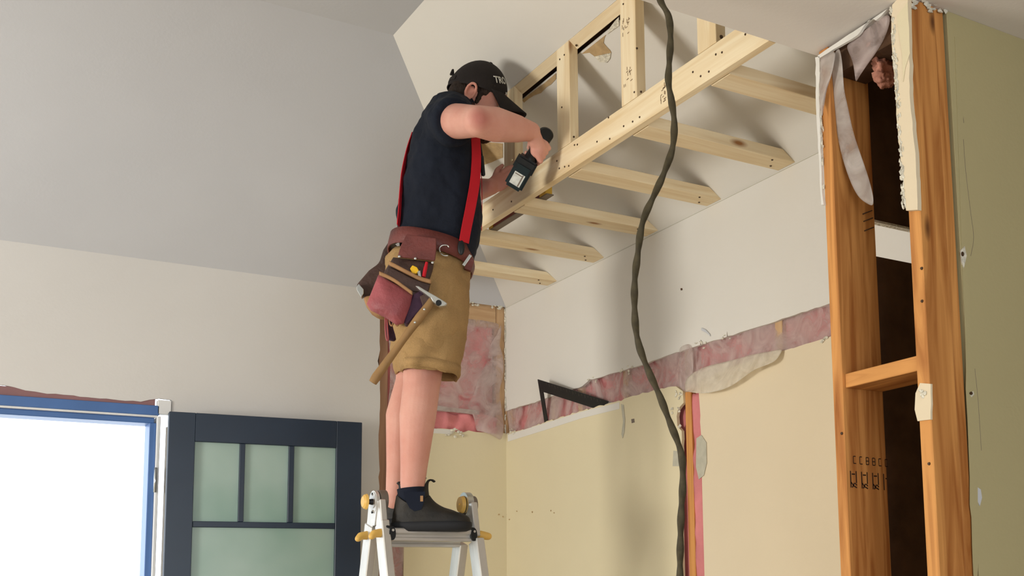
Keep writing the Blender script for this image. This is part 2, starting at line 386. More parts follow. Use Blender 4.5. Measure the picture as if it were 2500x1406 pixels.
# exposed framing behind the opening
yb2 = YB+T
boxo('stud', 'fir_pale', (1.825, yb2, 0), (1.868, yb2+.09, 2.74), wb, long='z')
boxo('stud', 'tan', (2.41, yb2, 0), (2.454, yb2+.09, 2.74), wb, long='z')
boxo('stud', 'tan', (2.055, yb2, 2.08), (2.09, yb2+.09, 2.63), wb, long='z')
boxo('header', 'tan', (1.868, yb2, 2.632), (2.408, yb2+.09, 2.77), wb)
boxo('insulation', 'ins', (1.868, yb2+.02, 0), (2.4, yb2+.1, 2.64), wb, bev=.004)
sheet('insulation_facing', gridquad((2.09, yb2+.008, 2.05), (2.405, yb2+.008, 2.05), (2.09, yb2+.008, 2.205), (2.405, yb2+.008, 2.205), 10, 22), 'ins', wb, .006, .022, 24)
sheet('vapor_barrier', gridquad((1.87, YB+.004, 2.2), (2.40, YB+.004, 2.2), (1.87, YB+.006, 2.66), (2.42, YB+.006, 2.66), 14, 20), 'film', wb, .0006, .012, 7)
sheet('vapor_barrier', gridquad((2.29, YB-.004, 2.11), (2.42, YB-.016, 2.09), (2.26, YB+.004, 2.24), (2.435, YB+.002, 2.66), 14, 8), 'film', wb, .0006, .03, 10)
sheet('vapor_barrier', gridquad((1.868, YB+.004, 0.4), (1.94, YB+.004, .4), (1.868, YB+.004, 2.3), (1.94, YB+.004, 2.3), 30, 4), 'film', wb, .0006, .012, 9)
backpoly('plastic_hem', 'film2', [(2.08, 2.206), (2.08, 2.226), (2.31, 2.218), (2.31, 2.198)], t=.002, y=YB-.003)
bm = bmesh.new()     # ragged plaster edges at the corner and along the top of the hole
rnd = random.Random(4)
for i in range(26):
    x = 2.16+.29*rnd.random(); crumb(bm, (x, YB-.002, 2.729+rnd.uniform(-.007, .012)), rnd.uniform(.004, .012), .005, rnd.uniform(.003, .008))
for i in range(60):
    z = 2.12+.61*rnd.random(); crumb(bm, (2.452, YB+.002, z), .004, .005, rnd.uniform(.004, .014))
for i in range(12):
    x = rnd.uniform(2.14, 2.24); crumb(bm, (x, YB-.006, 2.112+rnd.uniform(-.028, .012)), rnd.uniform(.006, .014), .006, rnd.uniform(.004, .010))
adopt(obj('broken_plaster', bm, 'gyp'), wb)
# outer sheathing (keeps the outdoors out)
for lo, hi in (((XL, YB+.115, 0), (-.12, YB+.16, 3.75)), ((.97, YB+.115, 0), (2.62, YB+.16, 3.75)), ((-.12, YB+.115, 2.2), (.97, YB+.16, 3.75))):
    boxo('sheathing', 'shell', lo, hi, wb, 0)

# ---- door frame (trim_1) and door leaf
df = empty('trim_1', (.4, YB, 0)); struct(df)
def fr(nm, m, x0, x1, z0, z1, y0, y1, bev=.002, long='z'): return boxo(nm, m, (x0, y0, z0), (x1, y1, z1), df, bev, long)
fr('old_header_board', 'purplewood', -.2, .885, 2.130, 2.170, YB+.004, YB+.045, long='x')
fr('head_jamb', 'jamb', -.2, .90, 2.094, 2.134, YB-.006, YB+.11, long='x')
fr('head_bead', 'white', -.2, .895, 2.086, 2.094, YB-.004, YB+.02, long='x')
fr('head_stop', 'jamb', -.2, .885, 2.062, 2.086, YB+.008, YB+.11, .004, 'x')
fr('side_jamb', 'jamb', .868, .893, 0, 2.064, YB+.008, YB+.11)
fr('side_bead', 'white', .893, .906, 0, 2.09, YB-.010, YB+.11)
fr('side_jamb', 'jamb', -.2, -.16, 0, 2.064, YB+.008, YB+.11)
fr('corner_block', 'white', .893, .945, 2.10, 2.158, YB-.006, YB+.02)
for z in (1.83, 1.15, .3):
    bm = bmesh.new(); cyl(bm, (.892, YB-.016, z-.05), (.892, YB-.016, z+.05), .006); adopt(obj('hinge', bm, 'steel', smooth=True), df)
dl = empty('door_1', (.915, 4.963, 0)); struct(dl)
hx, hy = .925, 4.955; ex, ey = 1.70, 4.905
du = V((ex-hx, ey-hy, 0)); DW = du.length; du.normalize(); ZD = 2.10
def leafbox(nm, m, u0, u1, z0, z1, t0=0, t1=.042, bev=.002):
    # extrusion along du x Z (towards the room is +)
    nrm = du.cross(ZV)
    return prism(nm, m, V((hx, hy, 0))+nrm*t0, du, ZV, [(u0, z0), (u1, z0), (u1, z1), (u0, z1)], t1-t0, dl, bev)
def leafx(px): # pixel to u on the leaf at z~1.9
    d = at(px, 1150, 'y', 4.93); return (d-V((hx, hy, 0))).dot(du)
ua, ub = leafx(472), leafx(812)
zt1 = at(640, 1088, 'y', 4.93).z; zm1 = at(640, 1276, 'y', 4.93).z; zm0 = at(640, 1290, 'y', 4.93).z
leafbox('stile', 'navy', 0, ua, 0, ZD); leafbox('stile', 'navy', ub, DW, 0, ZD)
leafbox('top_rail', 'navy', ua, ub, zt1, ZD); leafbox('bottom_rail', 'navy', ua, ub, 0, .3)
leafbox('muntin', 'navy', ua, ub, zm0, zm1, .004, .038)
m1, m2, m3, m4 = leafx(581), leafx(594), leafx(699), leafx(712)
leafbox('muntin', 'navy', m1, m2, zm1, zt1, .004, .038); leafbox('muntin', 'navy', m3, m4, zm1, zt1, .004, .038)
leafbox('glass_pane', 'glass', ua, m1, zm1, zt1, .016, .024, 0); leafbox('glass_pane', 'glass', m2, m3, zm1, zt1, .016, .024, 0)
leafbox('glass_pane', 'glass', m4, ub, zm1, zt1, .016, .024, 0); leafbox('glass_pane', 'glass', ua, ub, .3, zm0, .016, .024, 0)

# ---- right wall
wr = empty('wall_right', (XR, 3, 0)); struct(wr)
def rpoly(name, m, poly, t=T, x=XR, parent=wr):
    "panel on the right wall given as (y, z), room face at x"
    return prism(name, m, (x, 0, 0), (0, 1, 0), (0, 0, 1), poly, t, parent, bev=0, tri=True)
def yz(px, py, x=XR): p = at(px, py, 'x', x); return (p.y, p.z)
ub_ = [yz(*q) for q in ((1237, 1003), (1330, 973), (1400, 949), (1421, 943), (1440, 926), (1447, 926), (1520, 905), (1560, 893), (1640, 864), (1685, 850), (1709, 842), (1711, 828), (1714, 841), (1774, 822), (1775, 808), (1777, 820), (1860, 795), (1940, 769), (2022, 742))]
up = jagpath(ub_, .03, .0012, 21)
rpoly('drywall_panel', 'primer', up+[(2.15, 2.228), (2.15, 2.76), (YB+.014, 2.76), (YB+.014, 2.227)])
lb1 = [yz(*q) for q in ((1236, 1059), (1250, 1053), (1280, 1050), (1330, 1031), (1420, 1003), (1510, 978), (1545, 966), (1590, 955), (1630, 945), (1650, 943), (1667, 955), (1669, 983), (1655, 1000), (1652, 1016), (1654, 1040), (1664, 1052), (1664, 1100), (1660, 1140), (1661, 1200))]
l1 = jagpath(lb1, .02, .002, 31)
rpoly('drywall_panel', 'beige2', [(YB, 0), (YB, 2.118)]+l1+[(l1[-1][0], 0)])
lb2 = [yz(*q) for q in ((1714, 1180), (1712, 1080), (1709, 1000), (1706, 955), (1708, 930), (1760, 905), (1830, 880), (1900, 858), (1960, 842), (2022, 823))]
l2 = jagpath(lb2, .02, .0015, 41)
rpoly('drywall_panel', 'beige', [(l2[0][0], 0)]+l2+[(2.15, 2.118), (2.15, 0)])
boxo('seam', 'scrap', (XR-.0012, 2.3, ZT-.004), (XR-.0002, YB, ZT-.0022), wr, 0, 'y')
# paler unpainted band on top edge of lower left panel
bpts = [yz(*q, XR-.001) for q in ((1240, 1061), (1330, 1033), (1420, 1005), (1512, 982), (1512, 998), (1420, 1021), (1330, 1050), (1240, 1078))]
rpoly('bare_edge_band', 'primer', bpts, .0015, XR-.0017)
# cavity
xi = XR+T
for y in (4.984, 4.555, 4.31, 3.94, 3.50, 2.965, 2.56):
    boxo('stud', 'tan', (xi, y-.019, 0), (xi+.09, y+.019, 2.74), wr, long='z')
boxo('corner_stud', 'tan', (XR+.001, 5.005, 0), (XR+.09, 5.04, 2.74), wr, long='z')
boxo('stud', 'fir', (xi-.004, 3.478, 0), (xi+.09, 3.517, 2.075), wr, long='z')
boxo('insulation', 'ins', (xi+.018, 2.2, 0), (xi+.1, YB+.05, 2.7), wr, bev=.003)
sheet('insulation_facing', gridquad((xi+.006, 3.40, .9), (xi+.006, 3.478, .9), (xi+.006, 3.40, 2.06), (xi+.006, 3.478, 2.06), 34, 4), 'ins', wr, .006, .014, 22)
boxo('sheathing', 'shell', (xi+.105, YF, 0), (xi+.15, YB+.16, 3.75), wr, 0)
sheet('vapor_barrier', gridquad((XR+.008, 2.3, 2.09), (XR+.008, YB-.01, 2.09), (XR+.008, 2.3, 2.25), (XR+.008, YB-.01, 2.25), 7, 110), 'film', wr, .0006, .012, 9)
# plastic torn out over the lower panel
P1 = [[at(*q, 'x', XR-.006-.010*k) for q in row] for k, row in enumerate((
    ((1672, 925), (1700, 905), (1740, 893), (1790, 880), (1840, 866), (1890, 857), (1915, 850)),
    ((1672, 940), (1702, 924), (1742, 913), (1790, 898), (1840, 884), (1885, 872), (1905, 862)),
    ((1674, 955), (1704, 945), (1745, 938), (1786, 923), (1825, 903), (1862, 890), (1895, 880)),
    ((1680, 958), (1712, 961), (1748, 959), (1784, 945), (1815, 921), (1845, 900), (1870, 892))))]
sheet('vapor_barrier', P1, 'film3', wr, .0008, .01, 16, 2)
P2 = [[at(*q, 'x', XR-.004) for q in row] for row in (((1655, 850), (1675, 842), (1690, 838)), ((1664, 890), (1682, 888), (1695, 885)), ((1655, 925), (1675, 925), (1690, 922)), ((1660, 950), (1675, 957), (1690, 958)))]
sheet('vapor_barrier', P2, 'film', wr, .0008, .01, 16, 2)
# peeled paper flakes and holes on the right wall
def flake(nm, pts, m, x=XR-.0012, t=.001, p=wr): return rpoly(nm, m, [yz(*q, x) for q in pts], t, x, p)
flake('torn_paper', ((1700, 1070), (1712, 1062), (1724, 1080), (1725, 1130), (1718, 1160), (1706, 1170), (1699, 1140)), 'scrap', XR-.003, .002)
flake('torn_paper', ((1644, 1100), (1660, 1102), (1660, 1138), (1642, 1138)), 'scrap')
flake('torn_paper', ((1516, 986), (1522, 988), (1526, 1025), (1524, 1055), (1520, 1070), (1517, 1060), (1521, 1030)), 'scrap', XR-.002)
flake('dark_hole', ((1541, 1023), (1548, 1022), (1549, 1031), (1542, 1033)), 'levelgrey')
flake('dark_hole', ((1661, 704), (1665, 703), (1666, 708), (1662, 709)), 'kraft')
flake('torn_paper', ((1712, 800), (1722, 804), (1733, 816), (1734, 821), (1724, 812), (1712, 806)), 'ceil', XR-.004)
bm = bmesh.new(); rnd = random.Random(8)
for px, py, k in ((1655, 960, 8), (1650, 1000, 8), (1250, 1052, 8), (1710, 838, 6), (1775, 822, 3), (1520, 905, 5), (1534, 901, 3), (1655, 1045, 6), (1445, 926, 4), (2015, 828, 4)):
    for i in range(k):
        p = at(px+rnd.gauss(0, 7), py+rnd.gauss(0, 5), 'x', XR-.002); crumb(bm, p, .004, rnd.uniform(.004, .010), rnd.uniform(.003, .006))
adopt(obj('broken_plaster', bm, 'gyp'), wr)
bm = bmesh.new()
for px, py in ((1228, 1262), (1238, 1255), (1218, 1256), (1244, 1268), (1262, 1248), (1300, 1250), (1345, 1246), (1353, 1252), (1240, 1272)):
    p = at(px, py, 'x', XR-.001) if px > 1240 else at(px, py, 'y', YB-.001); crumb(bm, p, .004, .004, .004)
adopt(obj('plaster_scar', bm, 'paper'), wr)

# ---- sloped and flat ceilings
cr = empty('ceiling_slope_right', (2, 3, 3)); struct(cr)
SU = V((-1, 0, SLR)).normalized()       # up the slope
SN = V((SLR, 0, 1)).normalized()        # upward normal
def spoly(name, m, pts, t, off=0, parent=cr):
    "pts are world (x, y) on the right slope; off metres below it"
    k = math.sqrt(1+SLR*SLR)
    poly = [((XR-x)*k, y) for x, y in pts]
    o0 = V((XR, 0, ZT))-SN*off
    # ux = SU, uy = Y ; cross = SU x Y
    return prism(name, m, o0 - (SU.cross(V((0, 1, 0)))*0), SU, (0, 1, 0), poly, t, parent, bev=0, tri=True)
# SU x Y points to (-SLR,0,-1)/k -> downward, so shift start up by t
def slab(name, m, pts, t, off=0, parent=cr):
    o = spoly(name, m, pts, t, off, parent)
    o.matrix_basis = Matrix.Translation(SN*t) @ o.matrix_basis
    return o
xf = XR-(ZF-ZT)/SLR; yf = YB-(ZF-ZT)/SLB
def vy(x): return YB-(XR-x)*SLR/SLB     # valley line
YE = 2.207
slab('drywall_panel', 'primer', [(XR+.02, YE-.01), (1.886, YE-.01), (1.886, vy(1.886)), (XR+.02, YB+.02)], T)
slab('drywall_panel', 'primer', [(1.842, YE-.01), (xf-.01, YE-.01), (xf-.01, vy(xf)), (1.842, vy(1.842))], T)
slab('slot_backing', 'kraft', [(2.0, YE), (1.72, YE), (1.72, 4.6), (2.0, 4.6)], .02, -.06)  # backing added above the plate slot to stop light leaking through
def tp(pts, m='paper', off=.0018, t=.001):
    w_ = [onslope(*q) for q in pts]; return slab('torn_paper', m, [(p.x, p.y) for p in w_], t, off)
tp([(1420, 131), (1480, 84), (1476, 92), (1474, 104), (1482, 114), (1490, 122), (1493, 128), (1478, 131), (1465, 134), (1452, 137), (1440, 128)])
tp([(1275, 244), (1300, 224), (1330, 202), (1358, 178), (1358, 192), (1345, 206), (1334, 212), (1322, 226), (1305, 232), (1292, 240), (1280, 250)], 'paper')
tp([(1452, 137), (1480, 131), (1492, 128), (1490, 142), (1482, 152), (1465, 150)], 'gyp', .003)
tp([(1120, 340), (1228, 350), (1228, 384), (1215, 389), (1200, 396), (1184, 401), (1165, 406), (1120, 400)])
tp([(1502, 50), (1512, 40), (1512, 62), (1500, 70), (1484, 82), (1490, 66)], 'gyp', .003)
cb = empty('ceiling_slope_back', (0, 4.5, 3)); struct(cb)
kb = math.sqrt(1+SLB*SLB); BU = V((0, -1, SLB)).normalized()
polyb = [(XL, 0), (XR, 0), (xf, (YB-yf)*kb), (XL, (YB-yf)*kb)]
o = prism('drywall_panel', 'ceil', (0, YB, ZT), (1, 0, 0), BU, polyb, T, cb, bev=0)   # X x BU = (0,-SLB,-1): below
o.matrix_basis = Matrix.Translation(V((0, SLB, 1)).normalized()*T) @ o.matrix_basis
struct(boxo('ceiling_flat', 'ceil', (XL, YE-.2, ZF), (xf+.003, yf+.003, ZF+T), bev=0))
struct(boxo('ceiling_low', 'ceil2', (XL, YF, ZT), (4.2, YE, ZT+T), bev=0))
struct(prism('wall_gable', 'ceil', (0, YE, 0), (1, 0, 0), (0, 0, 1), [(XL, ZT+T), (XR+.1, ZT+T), (XR+.1, ZT+.03), (xf, ZF+.05), (XL, ZF+.05)], T, bev=0))

# ------------------------------------------------------------------ opened stud wall at the right
sw = empty('stud_wall', (2.05, 2.0, 0))
tag(sw, 'stripped partition of orange-brown studs with drywall scraps and torn plastic at the right', 'stud wall')
XS = 1.99
boxo('stud', 'fir', (XS, 2.149, 0), (XS+.140, 2.185, 2.735), sw, long='z')
boxo('stud', 'fir', (XS, 1.857, 0), (XS+.086, 1.895, 2.735), sw, long='z')
boxo('stud', 'fir', (XS+.089, 1.861, 0), (XS+.121, 1.895, 2.735), sw, long='z')
boxo('blocking', 'fir', (XS+.01, 1.895, 1.826), (XS+.135, 2.149, 1.862), sw, long='y')
boxo('nailer', 'kraft', (XS+.02, 1.90, 2.66), (XS+.13, 2.148, 2.736), sw, long='y')
# drywall scraps on the room side
def spiece(nm, m, pts, x, t, amp=.0015, seed=0):
    return prism(nm, m, (x, 0, 0), (0, 1, 0), (0, 0, 1), jagpath([yz(*q, x) for q in pts]+[yz(*pts[0], x)], .02, amp, seed)[:-1], t, sw, bev=0, tri=True)
spiece('drywall_scrap', 'beige', ((2178, 12), (2215, -30), (2218, 100), (2222, 250), (2236, 400), (2240, 512), (2212, 514), (2200, 400), (2190, 300), (2183, 180), (2176, 90)), XS-T, T, .001, 2)
spiece('paper_layer', 'beige2', ((2189, 40), (2216, 5), (2220, 100), (2221, 130), (2210, 165), (2205, 200), (2202, 130), (2196, 90)), XS-T-.0015, .001, .0006, 3)
spiece('drywall_scrap', 'beige', ((2246, 935), (2272, 937), (2272, 1024), (2240, 1028), (2233, 1000), (2235, 960)), XS-.006, .006, .0008, 4)
bm = bmesh.new(); rnd = random.Random(5)
for i in range(150):
    t = rnd.random(); px = 2176+(2208-2176)*t**.9; py = 20+490*t
    p = at(px+rnd.gauss(0, 2.5), py, 'x', XS-T); crumb(bm, p, .004, rnd.uniform(.0015, .004), rnd.uniform(.003, .010))
for i in range(26):
    p = at(rnd.uniform(2225, 2312), rnd.uniform(-8, 30), 'y', 1.853); crumb(bm, p, rnd.uniform(.004, .012), .004, rnd.uniform(.003, .008))
for i in range(10):
    p = at(2252+rnd.gauss(0, 5), 962+rnd.gauss(0, 5), 'x', XS-.008); crumb(bm, p, .003, .004, .004)
for i in range(70):
    t = rnd.random(); p = at(2001+8*t+rnd.gauss(0, 2), 150+330*t, 'x', XS-.004); crumb(bm, p, .003, rnd.uniform(.001, .003), rnd.uniform(.003, .012))
adopt(obj('broken_plaster', bm, 'gyp'), sw)
# pale strip of drywall left under the ceiling, and the sliver beside the first stud
spiece('drywall_scrap', 'primer', ((1996, 136), (2040, 106), (2100, 66), (2160, 26), (2166, 22), (2150, 40), (2138, 50), (2132, 46), (2120, 50), (2110, 62), (2100, 78), (2093, 86), (2078, 96), (2050, 112), (2000, 142)), XS-.008, .008, .0006, 12)
spiece('drywall_scrap', 'primer', ((1990, 140), (2000, 138), (2002, 300), (2007, 470), (2011, 500), (2005, 500), (2000, 400), (1994, 300)), XS-.008, .008, .001, 13)
# plastic film hanging in strips
def hang(rows, x0, dx, m='film2', cr_=.006):
    # film seen edge to edge; depth varies gently down the strip
    sheet('plastic_film', [[at(*q, 'x', x0+dx*i/(len(rows)-1)+.006*math.sin(j*2.1+i)) for j, q in enumerate(r)] for i, r in enumerate(rows)], m, sw, .0006, cr_, 20, 2)
hang([((2002, 142), (2020, 135), (2040, 121)), ((2000, 180), (2017, 178), (2034, 160)), ((2000, 215), (2013, 212), (2027, 195)), ((2002, 245), (2008, 235), (2018, 215)), ((2005, 290), (2008, 285), (2012, 262))], XS-.012, -.004)
hang([((2038, 124), (2044, 122), (2048, 120)), ((2030, 158), (2042, 160), (2056, 158)), ((2032, 210), (2046, 214), (2061, 215)), ((2036, 270), (2052, 275), (2068, 262)), ((2044, 330), (2062, 332), (2078, 318)), ((2058, 400), (2084, 400), (2106, 385)), ((2085, 470), (2108, 470), (2128, 455)), ((2104, 490), (2118, 500), (2135, 508))], XS-.006, .05, 'film2')
hang([((2085, 98), (2128, 60), (2174, 26)), ((2064, 110), (2120, 90), (2172, 60)), ((2074, 128), (2116, 115), (2156, 95)), ((2084, 150), (2112, 142), (2140, 128)), ((2090, 178), (2104, 170), (2122, 158)), ((2092, 200), (2096, 197), (2104, 184))], XS+.0, .03, 'film')
bm = bmesh.new(); rnd = random.Random(15)
for i in range(160):
    t = rnd.random()**.7; p = at(2174-58*rnd.random()*(1-.55*t), 50+150*t, 'y', 2.02+.03*rnd.random()); ell(bm, p, (.013, 0, 0), (0, .013, 0), (0, 0, rnd.uniform(.008, .018)), 10, 8)
oi = obj('insulation_tuft', bm, 'ins_brown'); adopt(oi, sw); fuse(oi, .005, 1, .5, (.026, .012))
def screwhead(bm, c, n, r=.0042): cyl(bm, V(c)-V(n)*.001, V(c)+V(n)*.0018, r, r*.8, 10)
def screws(parent, pix, ax, val, n, m='screw', r=.0036, nm='screw_head'):
    for q in pix:
        bm = bmesh.new(); screwhead(bm, (0, 0, 0), n, r); o = obj(nm, bm, m); o.location = at(*q, ax, val)
        adopt(o, parent)
screws(sw, ((2055, 1058), (2268, 1132), (2250, 655), (2251, 735)), 'x', XS-.001, (-1, 0, 0), r=.004)
for k, (px, py) in enumerate(((2108, 522), (2110, 540), (2112, 563))):
    a = at(px, py, 'y', 2.146); bm = bmesh.new(); tube(bm, [a+V((0, .003, 0)), a+V((.004, -.004, .002)), a+V((.022, -.010, .010))], .0016, 8); adopt(obj('bent_nail', bm, 'screw'), sw)

# mill stamps on the first stud (rows of worn block letters)
def stampglyph(bm, org, ux, uy, strokes, w):
    for (a, b) in strokes:
        p = V(org)+ux*a[0]+uy*a[1]; q = V(org)+ux*b[0]+uy*b[1]; d = (q-p); L = d.length; d.normalize(); nn = ux.cross(uy).normalized(); s = d.cross(nn)*w/2
        v = [bm.verts.new(x) for x in (p+s, p-s, q-s, q+s)]; bm.faces.new(v)
bm = bmesh.new(); X1, Z1 = V((1, 0, 0)), V((0, 0, 1))
for k in range(4):
    p = at(2078+27*k, 1190+2.2*k, 'y', 2.1485)
    g = [((0, 0), (0, .042)), ((.019, .012), (.019, .042)), ((.004, .034), (.015, .034)), ((0, .014), (.010, .004)), ((.010, .004), (.02, .0)), ((.004, .0), (.012, .012)), ((.014, .012), (.02, .006))]
    if k == 3: g = g[:1]+[((.006, .03), (.010, .03))]
    stampglyph(bm, p, X1, Z1, g, .0032)
adopt(obj('mill_stamp', bm, 'inkdark'), sw)
bm = bmesh.new()
for k in range(6):
    p = at(2084+15.5*k, 1131+1.5*k, 'y', 2.1485)
    g = [((0, .0), (0, .018)), ((0, .018), (.008, .018)), ((.0, .0), (.009, .0))]+([((0, .009), (.009, .009)), ((.009, 0), (.009, .018))] if k in (2, 3) else [])
    stampglyph(bm, p, X1, Z1, g, .0022)
adopt(obj('mill_stamp', bm, 'inkdark'), sw)
# closet interior behind the studs
wc = empty('wall_closet', (2.3, 2.2, 0)); struct(wc)
boxo('drywall_panel', 'kraft', (XS+.141, 2.186, 0), (XR+.1, 2.198, 2.203), wc, 0)
boxo('drywall_panel', 'kraft', (XS+.141, 2.186, 2.298), (XR+.1, 2.198, 2.735), wc, 0)
boxo('side_panel', 'kraft', (XR+.02, 1.9, 0), (XR+.05, 2.186, 2.735), wc, 0)
boxo('gypsum_edge', 'gyp', (XS+.141, 2.180, 2.296), (XR, 2.199, 2.302), wc, 0)
# near right wall facing the camera, with a score line and scars
wn = empty('wall_right_near', (3, 1.86, 0)); struct(wn)
prism('drywall_panel', 'olive', (0, 1.857+.02, 0), (1, 0, 0), (0, 0, 1), [(2.12, 0), (4.2, 0), (4.2, ZT), (2.12, ZT)], .02, wn, bev=.001)
boxo('dark_gap_backing', 'kraft', (2.108, 1.875, 0), (2.12, 1.9, ZT), wn, 0)
def npoly(nm, m, pts, t=.0012):
    return prism(nm, m, (0, 1.857, 0), (1, 0, 0), (0, 0, 1), [(at(*q, 'y', 1.857).x, at(*q, 'y', 1.857).z) for q in pts], t, wn, bev=0, tri=True)
npoly('torn_paper', 'olive', jagpath([(2330, 90), (2346, 88), (2352, 400), (2372, 900), (2392, 1330), (2385, 1406), (2376, 1406), (2350, 700)], 60, 1.2, 3), .0012)
npoly('plaster_scar', 'gyp', [(2343, 612), (2353, 602), (2358, 625), (2351, 655), (2346, 640)], .003)
npoly('plaster_scar', 'gyp', [(2366, 960), (2374, 955), (2376, 963), (2370, 970)], .003)
npoly('plaster_scar', 'ceil', [(2386, 1190), (2393, 1195), (2396, 1215), (2391, 1235), (2386, 1225)], .002)
bm = bmesh.new()
for path in ([(2332, 125), (2336, 190), (2340, 300), (2343, 350)], [(2352, 340), (2358, 420), (2370, 520), (2377, 580), (2370, 625)], [(2347, 240), (2353, 300)], [(2380, 900), (2388, 980), (2396, 1100)]):
    tube(bm, smoothpts([at(*q, 'y', 1.8568) for q in path], 6), .0005, 5)
adopt(obj('scratch_line', bm, 'levelgrey'), wn)
bm = bmesh.new(); ell(bm, at(2371, 960, 'y', 1.853), (.004, 0, 0), (0, .004, 0), (0, 0, .004), 8, 6); ell(bm, at(2350, 620, 'y', 1.853), (.004, 0, 0), (0, .004, 0), (0, 0, .006), 8, 6)
adopt(obj('screw_head', bm, 'screw'), wn)

# ------------------------------------------------------------------ new soffit framing
sf = empty('soffit_frame', (1.86, 3.3, ZT))
tag(sf, 'pale new spruce soffit frame with uprights and flat joists fixed under the sloped ceiling', 'wood framing')
XB = 1.84
beam = boxo('beam', 'pine', (XB, YE+.002, 2.7385), (XB+.027, 4.80, 2.831), sf, .002, 'y')
joist_y = [2.417+.4125*i for i in range(6)]
for i, y in enumerate(joist_y):
    # x-z profile, chamfered at the wall
    x0 = XB+.0305; poly = [(x0, 2.7385), (XR-.003, 2.7385), (XR-.004, 2.742), (XR-.053, 2.775), (x0, 2.775)]
    j = prism('joist', 'pine', (0, y+.088, 0), (1, 0, 0), (0, 0, 1), poly, .088, sf, .0015)
    for (dx, dy) in ((.5, .02), (.53, .065)):
        bm = bmesh.new(); screwhead(bm, (0, 0, 0), (0, 0, -1), .004); s = obj('screw_head', bm, 'screw'); s.location = (x0+dx, y+dy, 2.7375); adopt(s, j); s.matrix_parent_inverse = j.matrix_basis.inverted()
uprights = []
for i, y in enumerate([2.479, 2.888, 3.304, 3.715, 4.125]):
    zt = lambda x: ZT+SLR*(XR-x)-.002
    poly = [(2.832, XB), (zt(XB), XB), (zt(XB+.034), XB+.034), (2.832, XB+.034)]
    st = prism('upright', 'pine', (0, y-.044, 0), (0, 0, 1), (1, 0, 0), poly, .088, sf, .0015)
    uprights.append(st)
def sub(parent, pix, ax, val, n, m='screw', r=.0036, nm='screw_head'):
    for q in pix:
        bm = bmesh.new(); screwhead(bm, (0, 0, 0), n, r); o = obj(nm, bm, m); o.location = at(*q, ax, val)
        o.parent = parent; o.matrix_parent_inverse = parent.matrix_world.inverted() if False else (Matrix.Translation(EMP['soffit_frame']) @ parent.matrix_parent_inverse @ parent.matrix_basis).inverted()
def fixchild(o, parent):
    o.parent = parent; o.matrix_parent_inverse = (Matrix.Translation(EMP['soffit_frame']) @ parent.matrix_parent_inverse @ parent.matrix_basis).inverted()
for j in sf.children:
    if j.name.startswith('joist'):
        for s in j.children: fixchild(s, j)
sub(beam, ((1403, 354), (1360, 393), (1366, 411), (1379, 407), (1389, 405), (1410, 353), (1458, 346), (1489, 339), (1523, 308), (1545, 297), (1562, 286), (1692, 176), (1711, 186), (1731, 175), (1748, 133), (1763, 128), (1820, 84), (1486, 287), (1249, 492), (1204, 512)), 'x', XB, (-1, 0, 0))
sub(uprights[2], ((1378, 134), (1367, 145), (1372, 262)), 'x', XB, (-1, 0, 0)); sub(uprights[1], ((1522, 10), (1549, 225)), 'x', XB, (-1, 0, 0))
sub(uprights[2], ((1401, 334),), 'y', 3.259, (0, -1, 0)); sub(uprights[1], ((1565, 224), (1555, 118)), 'y', 2.8435, (0, -1, 0)); sub(uprights[0], ((1761, 90),), 'y', 2.4345, (0, -1, 0), r=.006)
sub(uprights[3], ((1250, 391), (1239, 409)), 'x', XB, (-1, 0, 0), 'brightnail', .006)
# plate let into the slope
k = math.sqrt(1+SLR*SLR)
pl = prism('top_plate', 'pine', V((XR, 0, ZT)), (0, 1, 0), -SU, [(YE+.005, -(XR-1.8745)*k), (YE+.005, -(XR-1.8425)*k), (4.30, -(XR-1.8425)*k), (4.30, -(XR-1.8745)*k)], .038, sf, .001)
pl.matrix_basis = Matrix.Translation(SN*(.038-.003)) @ pl.matrix_basis
sub(pl, ((1409, 100), (1407, 111), (1327, 160), (1270, 219)), 'x', 1.86, (-.6, 0, -.8), r=.004)
bm = bmesh.new(); cyl(bm, at(1491, 20, 'x', 1.858)+V((0, 0, 0)), at(1491, 20, 'x', 1.858)+V((-.006, 0, -.004)), .008, .006, 12); o = obj('knot', bm, 'ink'); fixchild(o, pl)
# grade stamps
def stamp(parent, px, py, ax, val, ux, uy, seed, n=9, w=.05, h=.06, m='ink'):
    rnd = random.Random(seed); bm = bmesh.new(); p = at(px, py, ax, val)
    for i in range(n):
        a = (rnd.uniform(0, w), rnd.uniform(0, h)); L = rnd.uniform(.006, .014); v_ = rnd.random() < .5
        stampglyph(bm, p, V(ux), V(uy), [(a, (a[0]+(0 if v_ else L), a[1]+(L if v_ else .0015)))], .0022)
    o = obj('grade_stamp', bm, m); fixchild(o, parent)
stamp(uprights[1], 1519, 92, 'x', XB-.0008, (0, -1, 0), (0, 0, 1), 1, 14, .04, .05)
stamp(uprights[1], 1523, 215, 'x', XB-.0008, (0, -1, 0), (0, 0, 1), 2, 12, .04, .05)
stamp(beam, 1609, 258, 'x', XB-.0008, (0, -1, 0), (0, 0, 1), 3, 16, .035, .05)

